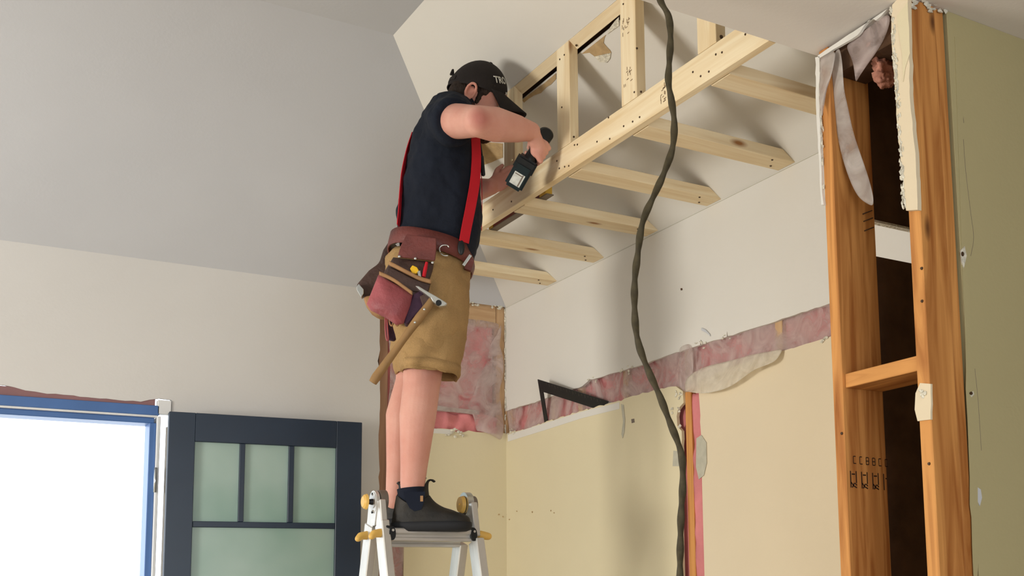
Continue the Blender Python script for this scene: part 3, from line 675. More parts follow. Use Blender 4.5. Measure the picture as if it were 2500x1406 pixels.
# ------------------------------------------------------------------ spirit level lying on the joists
lv = empty('spirit_level', (1.95, 3.84, 2.7755))
tag(lv, 'dark red spirit level with yellow end blocks lying on the joists behind the beam', 'level')
boxo('body', 'levelred', (1.938, 3.66, 2.779), (1.956, 4.06, 2.828), lv, .002, 'y')
boxo('lower_edge', 'levelgrey', (1.932, 3.60, 2.7755), (1.962, 4.09, 2.7795), lv, .001, 'y')
boxo('end_block', 'levelyel', (1.933, 3.61, 2.7795), (1.961, 3.66, 2.829), lv, .002, 'y')
boxo('end_block', 'levelyel', (1.933, 4.06, 2.7795), (1.961, 4.09, 2.829), lv, .002, 'y')
boxo('vial_housing', 'levelyel', (1.933, 3.78, 2.78), (1.961, 3.84, 2.829), lv, .002, 'y')

# ------------------------------------------------------------------ framing square stuck in the gap
c0 = at(1313, 926, 'x', 2.385); ea = at(1520, 990, 'x', 2.472); eb = at(1331, 1040, 'x', 2.466)
e1 = (ea-c0); e2 = (eb-c0); nrm = e1.cross(e2).normalized(); e1n = e1.normalized(); e2n = e2.normalized()
def edgepoly():
    w1, w2 = .040, .026
    # mitred L: outer corner c0, arms along e1n / e2n
    s = e1n.cross(nrm)*-1
    return w1, w2
bm = bmesh.new(); w1, w2 = .054, .030
in1 = (e2n-e1n*e2n.dot(e1n)).normalized()*w1; in2 = (e1n-e2n*e1n.dot(e2n)).normalized()*w2
# inner corner = c0 + a e1n + b e2n with distances w1, w2
sn = math.sqrt(1-e1n.dot(e2n)**2); ic = c0+e1n*(w2/sn)+e2n*(w1/sn)
pts = [c0, ea, ea+in1, ic, eb+in2, eb]
th = nrm*.003
a = [bm.verts.new(p-th/2) for p in pts]; b = [bm.verts.new(p+th/2) for p in pts]
for q in ([a[0], a[1], a[2], a[3]], [a[0], a[3], a[4], a[5]]): bm.faces.new(q)
for q in ([b[3], b[2], b[1], b[0]], [b[5], b[4], b[3], b[0]]): bm.faces.new(q)
for i in range(6): bm.faces.new((a[i], b[i], b[(i+1) % 6], a[(i+1) % 6]))
fsq = obj('framing_square', bm, 'blackp'); tag(fsq, 'black metal framing square wedged in the open gap of the right wall', 'framing square')
bm = bmesh.new()
for i in range(3, 22):
    p = c0+e1n*(.022*i)+in1*.08-nrm*.0018*(1 if nrm.dot(V((-1, -1, 0))) < 0 else -1); stampglyph(bm, p, e1n, in1.normalized(), [((0, 0), (0, .007 if i % 2 else .014))], .001)
o = obj('scale_marks', bm, 'levelgrey'); o.parent = fsq

# ------------------------------------------------------------------ hanging cord
cpx = [(1604, -60), (1612, 0), (1632, 40), (1637, 90), (1634, 150), (1632, 200), (1640, 250), (1646, 300), (1642, 360), (1622, 420), (1600, 470), (1577, 520), (1565, 560), (1557, 620), (1550, 680), (1549, 740), (1552, 800), (1562, 850), (1585, 910), (1610, 965), (1635, 1030), (1655, 1080), (1665, 1120), (1667, 1180), (1663, 1250), (1661, 1330), (1660, 1406), (1660, 1500)]
cpt = []
for px, py in cpx:
    d = _r*((px-1250-SX)/FPX) - _u*((py-703-SY)/FPX) + _f
    hd = math.hypot(d.x, d.y); cpt.append(CAM+d*(2.56/hd))
cpt[0] = V((cpt[1].x-.004, cpt[1].y, ZT-.002))
bot = cpt[-1]; cpt += [V((bot.x+.01, bot.y-.01, .6)), V((bot.x+.03, bot.y, .05)), V((bot.x+.15, bot.y-.1, .012)), V((bot.x+.5, bot.y-.4, .011))]
bm = bmesh.new(); sp = smoothpts(cpt, 14); tube(bm, sp, [.0074]*len(sp), 14, twist=95, lobes=2, lob=.16)
tag(obj('hanging_cord', bm, 'cord', smooth=True), 'long dark olive twisted cord hanging from the ceiling in front of the framing', 'cord')

# ------------------------------------------------------------------ ladder
ld = empty('step_ladder', (1.5, 3.69, 0))
tag(ld, 'aluminium folding ladder with yellow locking knobs that the man stands on', 'ladder')
LX0, LX1, LY, LZ = 1.33, 1.653, 3.695, 1.647
def rail(x, sgn, top, width=.062, th=.027, inner=False):
    # leaning box rail from the hinge to the floor; front (sgn=-1) leans toward the camera
    lean = .30
    y0 = LY+sgn*(.026); zt = top; yt = y0+sgn*(LZ-top)*lean; yb = y0+sgn*LZ*lean
    d = V((0, yb-yt, -zt)).normalized(); L = (V((0, yb, 0))-V((0, yt, zt))).length
    uy = V((1, 0, 0)); ux = -d
    org = V((x, yb, 0))
    # ux x uy -> direction of width
    uz = ux.cross(uy)
    o = prism('rail', 'alu', org-uz*(width/2), ux, uy, [(0, 0), (L, 0), (L, th), (0, th)], width, ld, .003)
    return o
for x, th in ((LX0, .027), (LX1, .030)):
    for sgn in (-1, 1):
        rail(x, sgn, 1.575 if x == LX0 else 1.52, .066, th)
        xi_ = x+.004 if x == LX0 else x+.004
        y0 = LY+sgn*.022
        poly = [(0, 0), (.12, 0), (.12, .022), (0, .022)]
        ux = V((0, -sgn*.24, 1)).normalized(); uz = ux.cross(V((1, 0, 0)))
        prism('inner_rail', 'alu', V((x+.003, y0+sgn*.12*.24+sgn*.004, 1.53))-uz*.026, ux, (1, 0, 0), poly, .052, ld, .003)
def hinge(x0, x1, knobside):
    bm = bmesh.new(); cyl(bm, (x0, LY, LZ), (x1, LY, LZ), .037, .037, 40)
    v = [(-.033, -.018), (.033, -.018), (.014, -.078), (-.014, -.078)]
    loft(bm, [[V((xx, LY+a, LZ+b)) for a, b in v] for xx in (x0+.001, x1-.001)])
    h = adopt(obj('hinge_plate', bm, 'alu'), ld)
    bm = bmesh.new(); cyl(bm, (x0-.002, LY, LZ+.006), (x0, LY, LZ+.006), .027); 
    for dz in (.024, -.03): 
        cyl(bm, (x0-.004, LY, LZ+dz), (x0, LY, LZ+dz), .004, seg=6)
    adopt(obj('hinge_disc', bm, 'alu'), ld)
    for dz in (.026, -.034):
        bm = bmesh.new(); cyl(bm, (x0-.0046, LY, LZ+dz), (x0-.001, LY, LZ+dz), .0045, seg=4); adopt(obj('lock_slot', bm, 'blackp'), ld)
    bm = bmesh.new(); cyl(bm, (x0-.026, LY, LZ), (x0, LY, LZ), .006, .011); adopt(obj('knob_stem', bm, 'blackp'), ld)
    bm = bmesh.new(); cyl(bm, (x0-.030, LY, LZ), (x0-.022, LY, LZ), .023, .026, 40); cyl(bm, (x0-.035, LY, LZ), (x0-.030, LY, LZ), .017, .023, 40)
    adopt(obj('knob', bm, 'yellow'), ld)
hinge(LX0-.001, LX0+.010, -1)
hinge(LX0+.022, LX0+.032, -1) if False else None
# inner plate pair of left hinge
bm = bmesh.new(); cyl(bm, (LX0+.014, LY, LZ+.004), (LX0+.040, LY, LZ+.004), .036, .036, 36); adopt(obj('hinge_barrel', bm, 'levelgrey'), ld)
# right hinge: big disc with its knob facing in
bm = bmesh.new(); cyl(bm, (LX1-.004, LY, LZ), (LX1+.018, LY, LZ), .042, .042, 40); adopt(obj('hinge_plate', bm, 'steel'), ld)
bm = bmesh.new(); cyl(bm, (LX1+.018, LY, LZ-.004), (LX1+.036, LY, LZ-.004), .036, .034, 36); adopt(obj('hinge_barrel', bm, 'levelgrey'), ld)
bm = bmesh.new(); cyl(bm, (LX1-.018, LY, LZ), (LX1-.006, LY, LZ), .026, .030, 40); cyl(bm, (LX1-.022, LY, LZ), (LX1-.018, LY, LZ), .004, .004); adopt(obj('knob', bm, 'yellow'), ld)
for sgn in (-1, 1):
    for zc in ((1.535, 1.26, .98, .70, .42) if sgn < 0 else (1.522, 1.25, .97, .69, .41)):
        yc = LY+sgn*(.026+(LZ-zc)*.30)
        bm = bmesh.new()
        prof = [(-.030, .018), (-.026, .022), (.024, .022), (.028, .018), (.028, .006), (.022, .000), (.022, -.006), (.026, -.010), (.026, -.018), (-.026, -.018), (-.026, -.010), (-.022, -.006), (-.022, 0), (-.030, .006)]
        loft(bm, [[V((xx, yc+a, zc+b)) for a, b in prof] for xx in (LX0+.026, LX1+.004)])
        adopt(obj('rung', bm, 'alu'), ld)
# j-locks
for (x, y, dx) in ((LX0, LY-.064, -1), (LX1+.030, LY-.064, 1), (LX0, LY+.064, -1)):
    z = 1.541
    if dx == 1 or y < LY:
        bm = bmesh.new(); xx = LX0+.032 if dx < 0 else LX1-.006
        n = 20; prof = [V((xx+.011*math.cos(2*math.pi*j/n), y-.030, z-.004+(.024 if math.sin(2*math.pi*j/n) > 0 else .020)*math.sin(2*math.pi*j/n))) for j in range(n)]
        loft(bm, [prof, [p+V((0, .014, 0)) for p in prof]])
        rc(bm, (xx, y-.024, z+.016), (xx-.016, y-.022, z+.020), .006, .004, 10)
        cyl(bm, (xx, y-.033, z+.008), (xx, y-.029, z+.008), .004)
        adopt(obj('lock_bracket', bm, 'blackp'), ld)
        bm = bmesh.new(); cyl(bm, (xx, y-.034, z+.008), (xx, y-.0305, z+.008), .0042, .0036, 12); adopt(obj('rivet', bm, 'alu'), ld)
    bm = bmesh.new(); x1 = x+dx*.004
    if dx < 0: rc(bm, (x+.002, y-.006, z), (x-.022, y-.010, z-.003), .015, .013, 16); rc(bm, (x-.022, y-.010, z-.003), (x-.032, y-.014, z-.012), .013, .011, 16)
    else: rc(bm, (x, y, z-.001), (x+.026, y-.006, z-.006), .015, .013, 16)
    adopt(fuse(obj('lock_handle', bm, 'yellow'), .003, 4), ld)
bm = bmesh.new(); p = V((1.45, LY-.064-.0315, 1.5495))
loft(bm, [[p+V((0, d, 0)), p+V((.016, d, 0)), p+V((.016, d, .005)), p+V((0, d, .005))] for d in (0, .0008)]); adopt(obj('maker_plate', bm, 'levelgrey'), ld)

# ------------------------------------------------------------------ the carpenter
pe = empty('person', (1.50, 3.67, 1.556))
tag(pe, 'man in black cap, navy T-shirt, red suspenders and tan shorts standing on the ladder', 'person')
HP = R(26); HC = man(1168, 248, 0.0)
hf = FV*math.cos(HP)-ZV*math.sin(HP); hu = FV*math.sin(HP)+ZV*math.cos(HP); hs = NV
def H(f, s, u): return HC+hf*f+hs*s+hu*u
bm = bmesh.new()
# skull and face
ell(bm, H(-.005, 0, .022), hf*.097, hs*.075, hu*.095)
ell(bm, H(.022, 0, -.045), hf*.072, hs*.060, hu*.075)
ell(bm, H(.060, 0, -.088), hf*.032, hs*.030, hu*.026)          # chin
rc(bm, H(-.03, .052, -.06), H(.055, .022, -.094), .018, .016); rc(bm, H(-.03, -.052, -.06), H(.055, -.022, -.094), .018, .016)
rc(bm, H(.088, 0, .008), H(.112, 0, -.030), .009, .013); ell(bm, H(.098, .011, -.032), hf*.010, hs*.008, hu*.007); ell(bm, H(.098, -.011, -.032), hf*.010, hs*.008, hu*.007)
ell(bm, H(.086, 0, .026), hf*.014, hs*.045, hu*.010)            # brow
ell(bm, H(.066, .034, -.022), hf*.022, hs*.022, hu*.024); ell(bm, H(.066, -.034, -.022), hf*.022, hs*.022, hu*.024)
ell(bm, H(.088, 0, -.056), hf*.010, hs*.022, hu*.005); ell(bm, H(.086, 0, -.064), hf*.010, hs*.020, hu*.006)
for s in (1, -1):
    # ear: rim and lobe
    ec = H(-.024, s*.078, -.012)
    rim = [ec+hf*(.016*math.cos(t))*1.0+hu*(.028*math.sin(t)+.002)+hs*s*(.006+.004*math.sin(t)) for t in [R(a) for a in range(-60, 250, 20)]]
    chain(bm, rim, [.0052]*len(rim), 8)
    ell(bm, ec+hu*(-.024)+hf*.003, hf*.008, hs*.005, hu*.008, 12, 8); ell(bm, ec-hs*s*.003, hf*.014, hs*.004, hu*.024, 12, 8)
# neck, trunk
nk = man(1118, 262, 0)
rc(bm, H(-.035, 0, -.055), nk, .058, .062); rc(bm, nk, man(1096, 305, 0), .060, .062)
CH = man(1082, 400, 0); AB = man(1075, 540, 0); PV = man(1048, 650, 0)
ell(bm, CH, FV*.105, NV*.150, ZV*.16); ell(bm, AB, FV*.11, NV*.145, ZV*.15); ell(bm, PV, FV*.105, NV*.155, ZV*.12)
# right arm
SHR = man(1092, 296, .175); ELR = man(1166, 296, .385)
Bd = at(1326, 338, 'x', 1.790); HB = at(1270, 425, 'x', 1.700)      # drill body centre and battery
hd = (HB-Bd).normalized(); vd = (Bd-CAM).normalized(); dd = (vd-hd*vd.dot(hd)).normalized(); e2 = dd.cross(hd)
if e2.dot(_r) < 0: e2 = -e2
PALM = Bd+hd*.056-dd*.022+e2*.006
WR = PALM-hd*.012-dd*.034-e2*.052
rc(bm, SHR, lerp(SHR, ELR, .5), .060, .056, 24); rc(bm, lerp(SHR, ELR, .5), ELR, .056, .049, 24)
dfa = (WR-ELR)
rc(bm, ELR, ELR+dfa*.33, .050, .056, 24); rc(bm, ELR+dfa*.33, ELR+dfa*.72, .056, .045, 24); rc(bm, ELR+dfa*.72, WR, .045, .032, 24)
ell(bm, lerp(WR, PALM, .45), (PALM-WR).normalized()*.045, hd*.030, (PALM-WR).normalized().cross(hd).normalized()*.022)
ell(bm, PALM, hd*.042, e2*.028, dd*.017); rc(bm, WR, PALM, .028, .024)
def curl(ax0, axd, u, v, r, a0, a1, rad, steps=7):
    "finger wrapping round an axis: u,v unit vectors across it"
    pts = [ax0+u*(r*math.cos(t))+v*(r*math.sin(t)) for t in [a0+(a1-a0)*k/(steps-1) for k in range(steps)]]
    chain(bm, pts, [rad*(1-.25*k/(steps-1)) for k in range(steps)], 12)
for i in range(4):
    c = Bd+hd*(.030+.0205*i)
    rc(bm, PALM+hd*(-.028+.019*i)+e2*.010, c+e2*.032-dd*.014, .0112, .0104, 12)
    curl(c, hd, e2, dd, .031, R(-22), R(150-8*i), .0098 if i < 3 else .0085)
# thumb along the left of the grip
rc(bm, PALM-hd*.020-e2*.012, Bd+hd*.030-e2*.030-dd*.006, .013, .011, 12); rc(bm, Bd+hd*.030-e2*.030-dd*.006, Bd+hd*.038-e2*.026+dd*.022, .011, .009, 12)
# left arm, reaching behind the beam to the upright
SHL = man(1092, 300, -.175); ELL = man(1128, 470, -.29); WL = at(1200, 456, 'x', 1.775); HL = at(1224, 441, 'x', 1.806)
rc(bm, SHL, ELL, .058, .045); rc(bm, ELL, lerp(ELL, WL, .4), .045, .046); rc(bm, lerp(ELL, WL, .4), WL, .046, .029)
dl_ = (HL-WL).normalized(); up_ = (ZV-dl_*ZV.dot(dl_)).normalized(); sd_ = dl_.cross(up_)
ell(bm, HL-dl_*.012, dl_*.045, up_*.034, sd_*.016)
for i in range(4):
    b0 = HL+dl_*.022+up_*(.026-.018*i); kn = b0+dl_*.024+sd_*(.004); tip = kn+dl_*.020+sd_*.0-up_*.010
    rc(bm, b0, kn, .0095, .0088, 12); rc(bm, kn, kn+dl_*.018-up_*.006, .0088, .0078, 12)
rc(bm, HL-dl_*.02+up_*.02-sd_*.006, HL+up_*.046-sd_*.012+dl_*.012, .012, .010, 12); rc(bm, HL+up_*.046-sd_*.012+dl_*.012, HL+up_*.05-sd_*.012+dl_*.036, .010, .008, 12)
# legs
def leg(hip, knee, mid, ank, toe):
    rc(bm, hip, knee, .085, .062, 24); rc(bm, knee, mid, .061, .060, 24); rc(bm, mid, lerp(mid, ank, .6), .060, .044, 24); rc(bm, lerp(mid, ank, .6), ank, .044, .037, 24)
    rc(bm, ank, toe, .036, .03)
KR = man(1030, 935, .085); AR = man(1004, 1225, .07); KL = man(1010, 930, -.10); AL = man(968, 1225, -.09)
leg(man(1050, 690, .085), KR, man(1020, 1015, .085), AR, man(1085, 1268, .06))
leg(man(1040, 690, -.085), KL, man(985, 1015, -.10), AL, man(1035, 1262, -.09))
ell(bm, KR+FV*.022+V((0, 0, .01)), FV*.042, NV*.048, ZV*.05)
body = adopt(obj('body', bm, 'skin', smooth=True), pe); fuse(body, .0038, 3, .5)
# eyes
for s in (1, -1):
    bm = bmesh.new(); ell(bm, H(.070, s*.031, .002), hf*.010, hs*.010, hu*.010, 16, 12); adopt(obj('eye', bm, 'eye', smooth=True), pe)
# reddened elbow and knees: the skin's own colour
nt = M['skin'].node_tree; N_ = nt.nodes; L_ = nt.links; bs = N_['Principled BSDF']; src = bs.inputs['Base Color'].links[0].from_socket
tcn = [x for x in N_ if x.type == 'TEX_COORD'][0]
for pt, rad in ((ELR+(ELR-SHR).normalized()*.03+NV*.03, .050),):
    sb = N_.new('ShaderNodeVectorMath'); sb.operation = 'DISTANCE'; L_.new(tcn.outputs['Object'], sb.inputs[0]); sb.inputs[1].default_value = pt
    mr = N_.new('ShaderNodeMapRange'); mr.inputs[1].default_value = rad*.35; mr.inputs[2].default_value = rad; mr.inputs[3].default_value = .75; mr.inputs[4].default_value = 0; L_.new(sb.outputs['Value'], mr.inputs[0])
    mx = N_.new('ShaderNodeMix'); mx.data_type = 'RGBA'; mx.inputs[7].default_value = srgb(176, 100, 88); L_.new(mr.outputs[0], mx.inputs[0]); L_.new(src, mx.inputs[6]); L_.new(mx.outputs[2], bs.inputs['Base Color'])
# hair, sideburns, beard
bm = bmesh.new()
ell(bm, H(-.016, 0, .030), hf*.094, hs*.078, hu*.080)
ell(bm, H(-.068, 0, -.030), hf*.040, hs*.066, hu*.052); ell(bm, H(-.052, 0, -.066), hf*.040, hs*.055, hu*.042)
for s in (1, -1):
    rc(bm, H(.006, s*.066, .04), H(.008, s*.066, -.030), .014, .008, 12); rc(bm, H(.03, s*.062, .05), H(.02, s*.066, .01), .012, .010, 12)
for s in (1, -1): ell(bm, H(-.058, s*.044, -.022), hf*.044, hs*.034, hu*.056)
rnd = random.Random(2)
for i in range(14):
    a = rnd.uniform(-.6, .6); p = H(-.098, .05*math.sin(a*2), .030+rnd.uniform(-.03, .03)); rc(bm, p, p-hf*rnd.uniform(.004, .010)-hu*rnd.uniform(.0, .02), .005, .002, 8)
# cut hair away from the face: keep behind a plane
geom = bm.verts[:]+bm.edges[:]+bm.faces[:]
hr = adopt(obj('hair', bm, 'hair', smooth=True), pe); fuse(hr, .0045, 2, .5, (.007, .01))
bm = bmesh.new()
ell(bm, H(.062, 0, -.094), hf*.042, hs*.040, hu*.040); ell(bm, H(.062, 0, -.108), hf*.030, hs*.032, hu*.026)
for s in (1, -1): rc(bm, H(-.004, s*.058, -.052), H(.05, s*.034, -.094), .016, .024, 14)
rc(bm, H(.096, -.016, -.048), H(.096, .016, -.048), .007, .007, 10)
bd = adopt(obj('beard', bm, 'beard', smooth=True), pe); fuse(bd, .0045, 2, .5, (.010, .008))

# cap
cp = empty('cap', (0, 0, 0)); bpy.data.objects.remove(cp)
CT = R(20); cf = FV*math.cos(CT)-ZV*math.sin(CT); cu = FV*math.sin(CT)+ZV*math.cos(CT); CC = man(1172, 215, 0.0)
def Cp(f, s, u): return CC+cf*f+hs*s+cu*u
bm = bmesh.new(); rings = []; n = 48
for k in range(15):
    ph = (math.pi/2)*k/14; u = .100*math.sin(ph)*1.0
    rr = math.cos(ph)**.82 if k < 14 else .02
    base = -.034*(1-k/14)
    rings.append([Cp((.106 if math.cos(t) > 0 else .104)*rr*math.cos(t)-.004, .086*rr*math.sin(t), u+base+(.010*math.cos(t)*(1-k/14))) for t in [2*math.pi*j/n for j in range(n)]])
loft(bm, rings, False, True)
crown = adopt(obj('cap', bm, 'cap', smooth=True), pe)
s_ = crown.modifiers.new('t', 'SOLIDIFY'); s_.thickness = .003; s_.offset = -1
bm = bmesh.new(); ell(bm, Cp(.004, 0, .1015), cf*.007, hs*.007, cu*.004, 14, 10); o = obj('cap_button', bm, 'cap', smooth=True); o.parent = crown; o.matrix_parent_inverse = Matrix.Identity(4)
# brim
bm = bmesh.new(); g = []
BT = R(19)
for i in range(9):
    r_ = i/8; row = []
    for j in range(17):
        a = R(-62+124*j/16); L = .084*r_*(math.cos(a*.95)**.45)
        b0 = Cp(.107*math.cos(a)-.002, .085*math.sin(a), -.034+.030*math.cos(a))
        out = (cf*math.cos(BT)-cu*math.sin(BT))
        row.append(b0+out*L-cu*(.050*(math.sin(a)**2)*r_))
    g.append([bm.verts.new(p) for p in row])
for i in range(8):
    for j in range(16): bm.faces.new((g[i][j], g[i][j+1], g[i+1][j+1], g[i+1][j]))
br = obj('cap_brim', bm, 'cap', smooth=True); br.parent = crown
s_ = br.modifiers.new('t', 'SOLIDIFY'); s_.thickness = .004; s_.offset = 0
# back strap over the half-moon opening
bm = bmesh.new(); arch = [Cp(-.108*math.cos(a), .088*math.sin(a), -.022+.002) for a in [R(x) for x in range(-40, 41, 10)]]; ribbon(bm, arch, cu, .014, .003)
o = obj('cap_strap', bm, 'cap'); o.parent = crown
bm = bmesh.new(); pts = [Cp(-.106+.004*abs(t), .030*t, .030*math.sqrt(max(0, 1-t*t))+.002-.008) for t in [x/8 for x in range(-8, 9)]]; pts = [p-cf*.004 for p in pts]; tube(bm, pts, .004, 8); o = obj('cap_opening_edge', bm, 'cap', smooth=True); o.parent = crown
# lettering on the cap front, bent round the crown
def text_on(body_, size, fn, m, parent, name, th=.0006):
    c = bpy.data.curves.new(name, 'FONT'); c.body = body_; c.size = size; c.extrude = 0; c.resolution_u = 3; c.align_x = 'CENTER'; c.offset = size*.02
    to = bpy.data.objects.new(name, c); COL.objects.link(to)
    dg = bpy.context.evaluated_depsgraph_get(); me = bpy.data.meshes.new_from_object(to.evaluated_get(dg)); bpy.data.objects.remove(to)
    bm = bmesh.new(); bm.from_mesh(me)
    bmesh.ops.subdivide_edges(bm, edges=[e for e in bm.edges if e.calc_length() > size*.25], cuts=2)
    for v in bm.verts: v.co = fn(v.co.x, v.co.y)
    me2 = bpy.data.meshes.new(name); bm.to_mesh(me2); bm.free()
    o = bpy.data.objects.new(name, me2); COL.objects.link(o); me2.materials.append(M[m]); o.parent = parent
    s = o.modifiers.new('t', 'SOLIDIFY'); s.thickness = th; s.offset = 0
    return o
def capfn(x, y, mid=R(36), zz=.026):
    # x along the circumference, seen from the man's right: left to right = from side to front
    x, y = x*.91-y*.42, x*.42+y*.91
    a = mid - x/.098
    v = (zz+y+.028*.6)/.100; ph = math.asin(max(0, min(.98, v))); rr = math.cos(ph)**.82
    return Cp((.1095*rr*math.cos(a))-.004, .0895*rr*math.sin(a), zz+y)
text_on('TROY', .033, capfn, 'print', crown, 'cap_lettering')
text_on('MT', .013, lambda x, y: capfn(x, y, R(18), .000), 'print', crown, 'cap_lettering')

# ---- T-shirt: torso lofted from its side outline, sleeves
def ringfz(p0, p1, hw, sc=0.0, tilt=0.0, pw=2.4, n=40):
    "ring between a back pixel and a front pixel; hw: half width sideways"
    a = man(*p0, sc); b = man(*p1, sc); c = (a+b)/2; ax = (b-a)/2; out = []
    for j in range(n):
        t = 2*math.pi*j/n; ct, st = math.cos(t), math.sin(t)
        out.append(c+ax*(abs(ct)**(2/pw)*(1 if ct > 0 else -1))+NV*(hw*abs(st)**(2/pw)*(1 if st > 0 else -1)))
    return out
bm = bmesh.new()
rg = [((1100, 236), (1160, 258), .060), ((1082, 246), (1162, 285), .105), ((1058, 258), (1162, 318), .160), ((1030, 292), (1160, 350), .185), ((1012, 335), (1163, 385), .185),
      ((1000, 380), (1166, 420), .180), ((988, 440), (1170, 465), .172), ((980, 490), (1172, 510), .166), ((973, 535), (1172, 560), .164), ((968, 575), (1168, 605), .166), ((968, 592), (1160, 640), .164), ((985, 598), (1140, 640), .15)]
loft(bm, [ringfz(a, b, h) for a, b, h in rg])
SE = lerp(SHR, ELR, .36)
rc(bm, man(1100, 300, .10), SHR, .098, .078, 28)
ax = (ELR-SHR).normalized(); q = ax.to_track_quat('Z', 'Y').to_matrix()
def circ(c, r, ry=None, n=28): return [c+q@V((r*math.cos(2*math.pi*j/n), (ry or r)*math.sin(2*math.pi*j/n), 0)) for j in range(n)]
loft(bm, [circ(SHR-ax*.03, .074), circ(SHR+ax*.02, .078), circ(SE-ax*.01, .076)])
SLe = lerp(SHL, ELL, .5); rc(bm, man(1098, 310, -.10), SHL, .09, .075, 28); rc(bm, SHL, SLe, .074, .066, 24)
shirt = adopt(obj('t_shirt', bm, 'shirt', smooth=True), pe); fuse(shirt, .006, 5, .6, (.034, .10))
# collar
bm = bmesh.new(); cpts = ringfz((1090, 238), (1150, 262), .064, n=40); tube(bm, cpts+[cpts[0]], .007, 10); adopt(obj('collar', bm, 'shirt', smooth=True), pe)
# back print
def backfn(x, y):
    p = man(1019+4, 292, 0); base = man(1023, 294, .065)
    return base - FV*.004 + NV*(x*.86) + FV*(-abs(0)*0+x*-.0) + V((0, 0, y)) + FV*(y*.45)
# suspenders: back and front
bm = bmesh.new()
fr_ = [man(1158, 338, .10)+FV*0, man(1160, 380, .105), man(1159, 420, .115), man(1155, 460, .13), man(1146, 510, .150), man(1136, 560, .158), man(1130, 594, .158)]
fr_ = [p+FV*.004+NV*.014 for p in fr_]
ribbon(bm, smoothpts(fr_, 6), (FV-NV*.6).normalized(), [.036]*37, .0025)
adopt(obj('suspender', bm, 'red', smooth=False), pe)
bm = bmesh.new()
def onring(k, t, out=.004):
    a, b, h = rg[k]; A1 = man(*a, 0); B1 = man(*b, 0); c = (A1+B1)/2; ax_ = (B1-A1)/2; ct, st = math.cos(t), math.sin(t); pw = 2.4
    p = c+ax_*(abs(ct)**(2/pw)*(1 if ct > 0 else -1))+NV*(h*abs(st)**(2/pw)*(1 if st > 0 else -1))
    return p+(p-c).normalized()*out
bk = [onring(4, R(178)), onring(5, R(172)), onring(6, R(162), .006), onring(7, R(154), .007), onring(8, R(148), .007), onring(9, R(146), .007)]
ribbon(bm, smoothpts(bk, 6), (NV-FV*.25).normalized(), [.036]*31, .0025)
adopt(obj('suspender', bm, 'red', smooth=False), pe)
bm = bmesh.new()
bkl = [man(1158, 340, -.10), man(1170, 400, -.10), man(1174, 470, -.11), man(1173, 560, -.12)]
ribbon(bm, smoothpts([p+FV*.004 for p in bkl], 6), NV, [.036]*19, .0025); adopt(obj('suspender', bm, 'red'), pe)
# clips
for pxy, s in (((1126, 607), .165), ((966, 580), .088)):
    p = man(*pxy, s)+NV*.012; bm = bmesh.new(); ell(bm, p, FV*.012, NV*.006, ZV*.026, 14, 10); adopt(obj('suspender_clip', bm, 'blackp', smooth=True), pe)
# pen clipped on the placket
bm = bmesh.new(); p0 = man(1167, 350, .05); p1 = man(1174, 425, .05); rc(bm, p0+FV*.008, lerp(p0, p1, .4)+FV*.010, .003, .003, 8); rc(bm, lerp(p0, p1, .45)+FV*.008, p1+FV*.008, .0075, .0075, 10); adopt(obj('clip_lanyard', bm, 'blackp', smooth=True), pe)

# ---- shorts
def ringleg(p0, p1, hw, sc, pw=2.3, n=40): return ringfz(p0, p1, hw, sc, 0, pw, n)
bm = bmesh.new()
near = [((950, 606), (1150, 640), .165, 0.0), ((942, 650), (1146, 668), .172, .0), ((942, 690), (1144, 700), .150, .035), ((950, 740), (1146, 745), .125, .068), ((962, 790), (1143, 800), .108, .085), ((970, 840), (1134, 850), .103, .09), ((976, 880), (1124, 893), .102, .09), ((981, 906), (1116, 925), .102, .09)]
far = [((952, 608), (1148, 642), .160, -.005), ((946, 650), (1140, 668), .166, -.005), ((946, 690), (1134, 700), .146, -.035), ((946, 740), (1128, 745), .12, -.07), ((950, 790), (1120, 800), .105, -.09), ((955, 840), (1112, 850), .10, -.10), ((962, 880), (1104, 890), .10, -.10), ((966, 912), (1098, 922), .10, -.10)]
loft(bm, [ringleg(*a) for a in near], True, False); loft(bm, [ringleg(*a) for a in far], True, False)
for v in bm.verts:
    nz = noise.noise_vector(v.co*9)*.010+noise.noise_vector(v.co*22)*.004; v.co += nz
sh = adopt(obj('shorts', bm, 'shorts', smooth=True), pe)
s_ = sh.modifiers.new('s', 'SUBSURF'); s_.levels = 2; s_.render_levels = 2
s_ = sh.modifiers.new('t', 'SOLIDIFY'); s_.thickness = .003
t_ = bpy.data.textures.new('big_folds', 'CLOUDS'); t_.noise_scale = .13; t_.noise_depth = 1
d_ = sh.modifiers.new('d', 'DISPLACE'); d_.texture = t_; d_.strength = .030; d_.texture_coords = 'LOCAL'
t_ = bpy.data.textures.new('creases', 'CLOUDS'); t_.noise_scale = .06; t_.noise_depth = 3
d_ = sh.modifiers.new('d', 'DISPLACE'); d_.texture = t_; d_.strength = .018; d_.texture_coords = 'LOCAL'
# hem fold
bm = bmesh.new(); hem = ringleg((981, 903), (1117, 922), .1035, .09); hem2 = ringleg((977, 882), (1123, 897), .1045, .09)
loft(bm, [hem, hem2], False, False); hm = adopt(obj('hem', bm, 'shorts', smooth=True), pe); s_ = hm.modifiers.new('t', 'SOLIDIFY'); s_.thickness = .004; s_.offset = 1
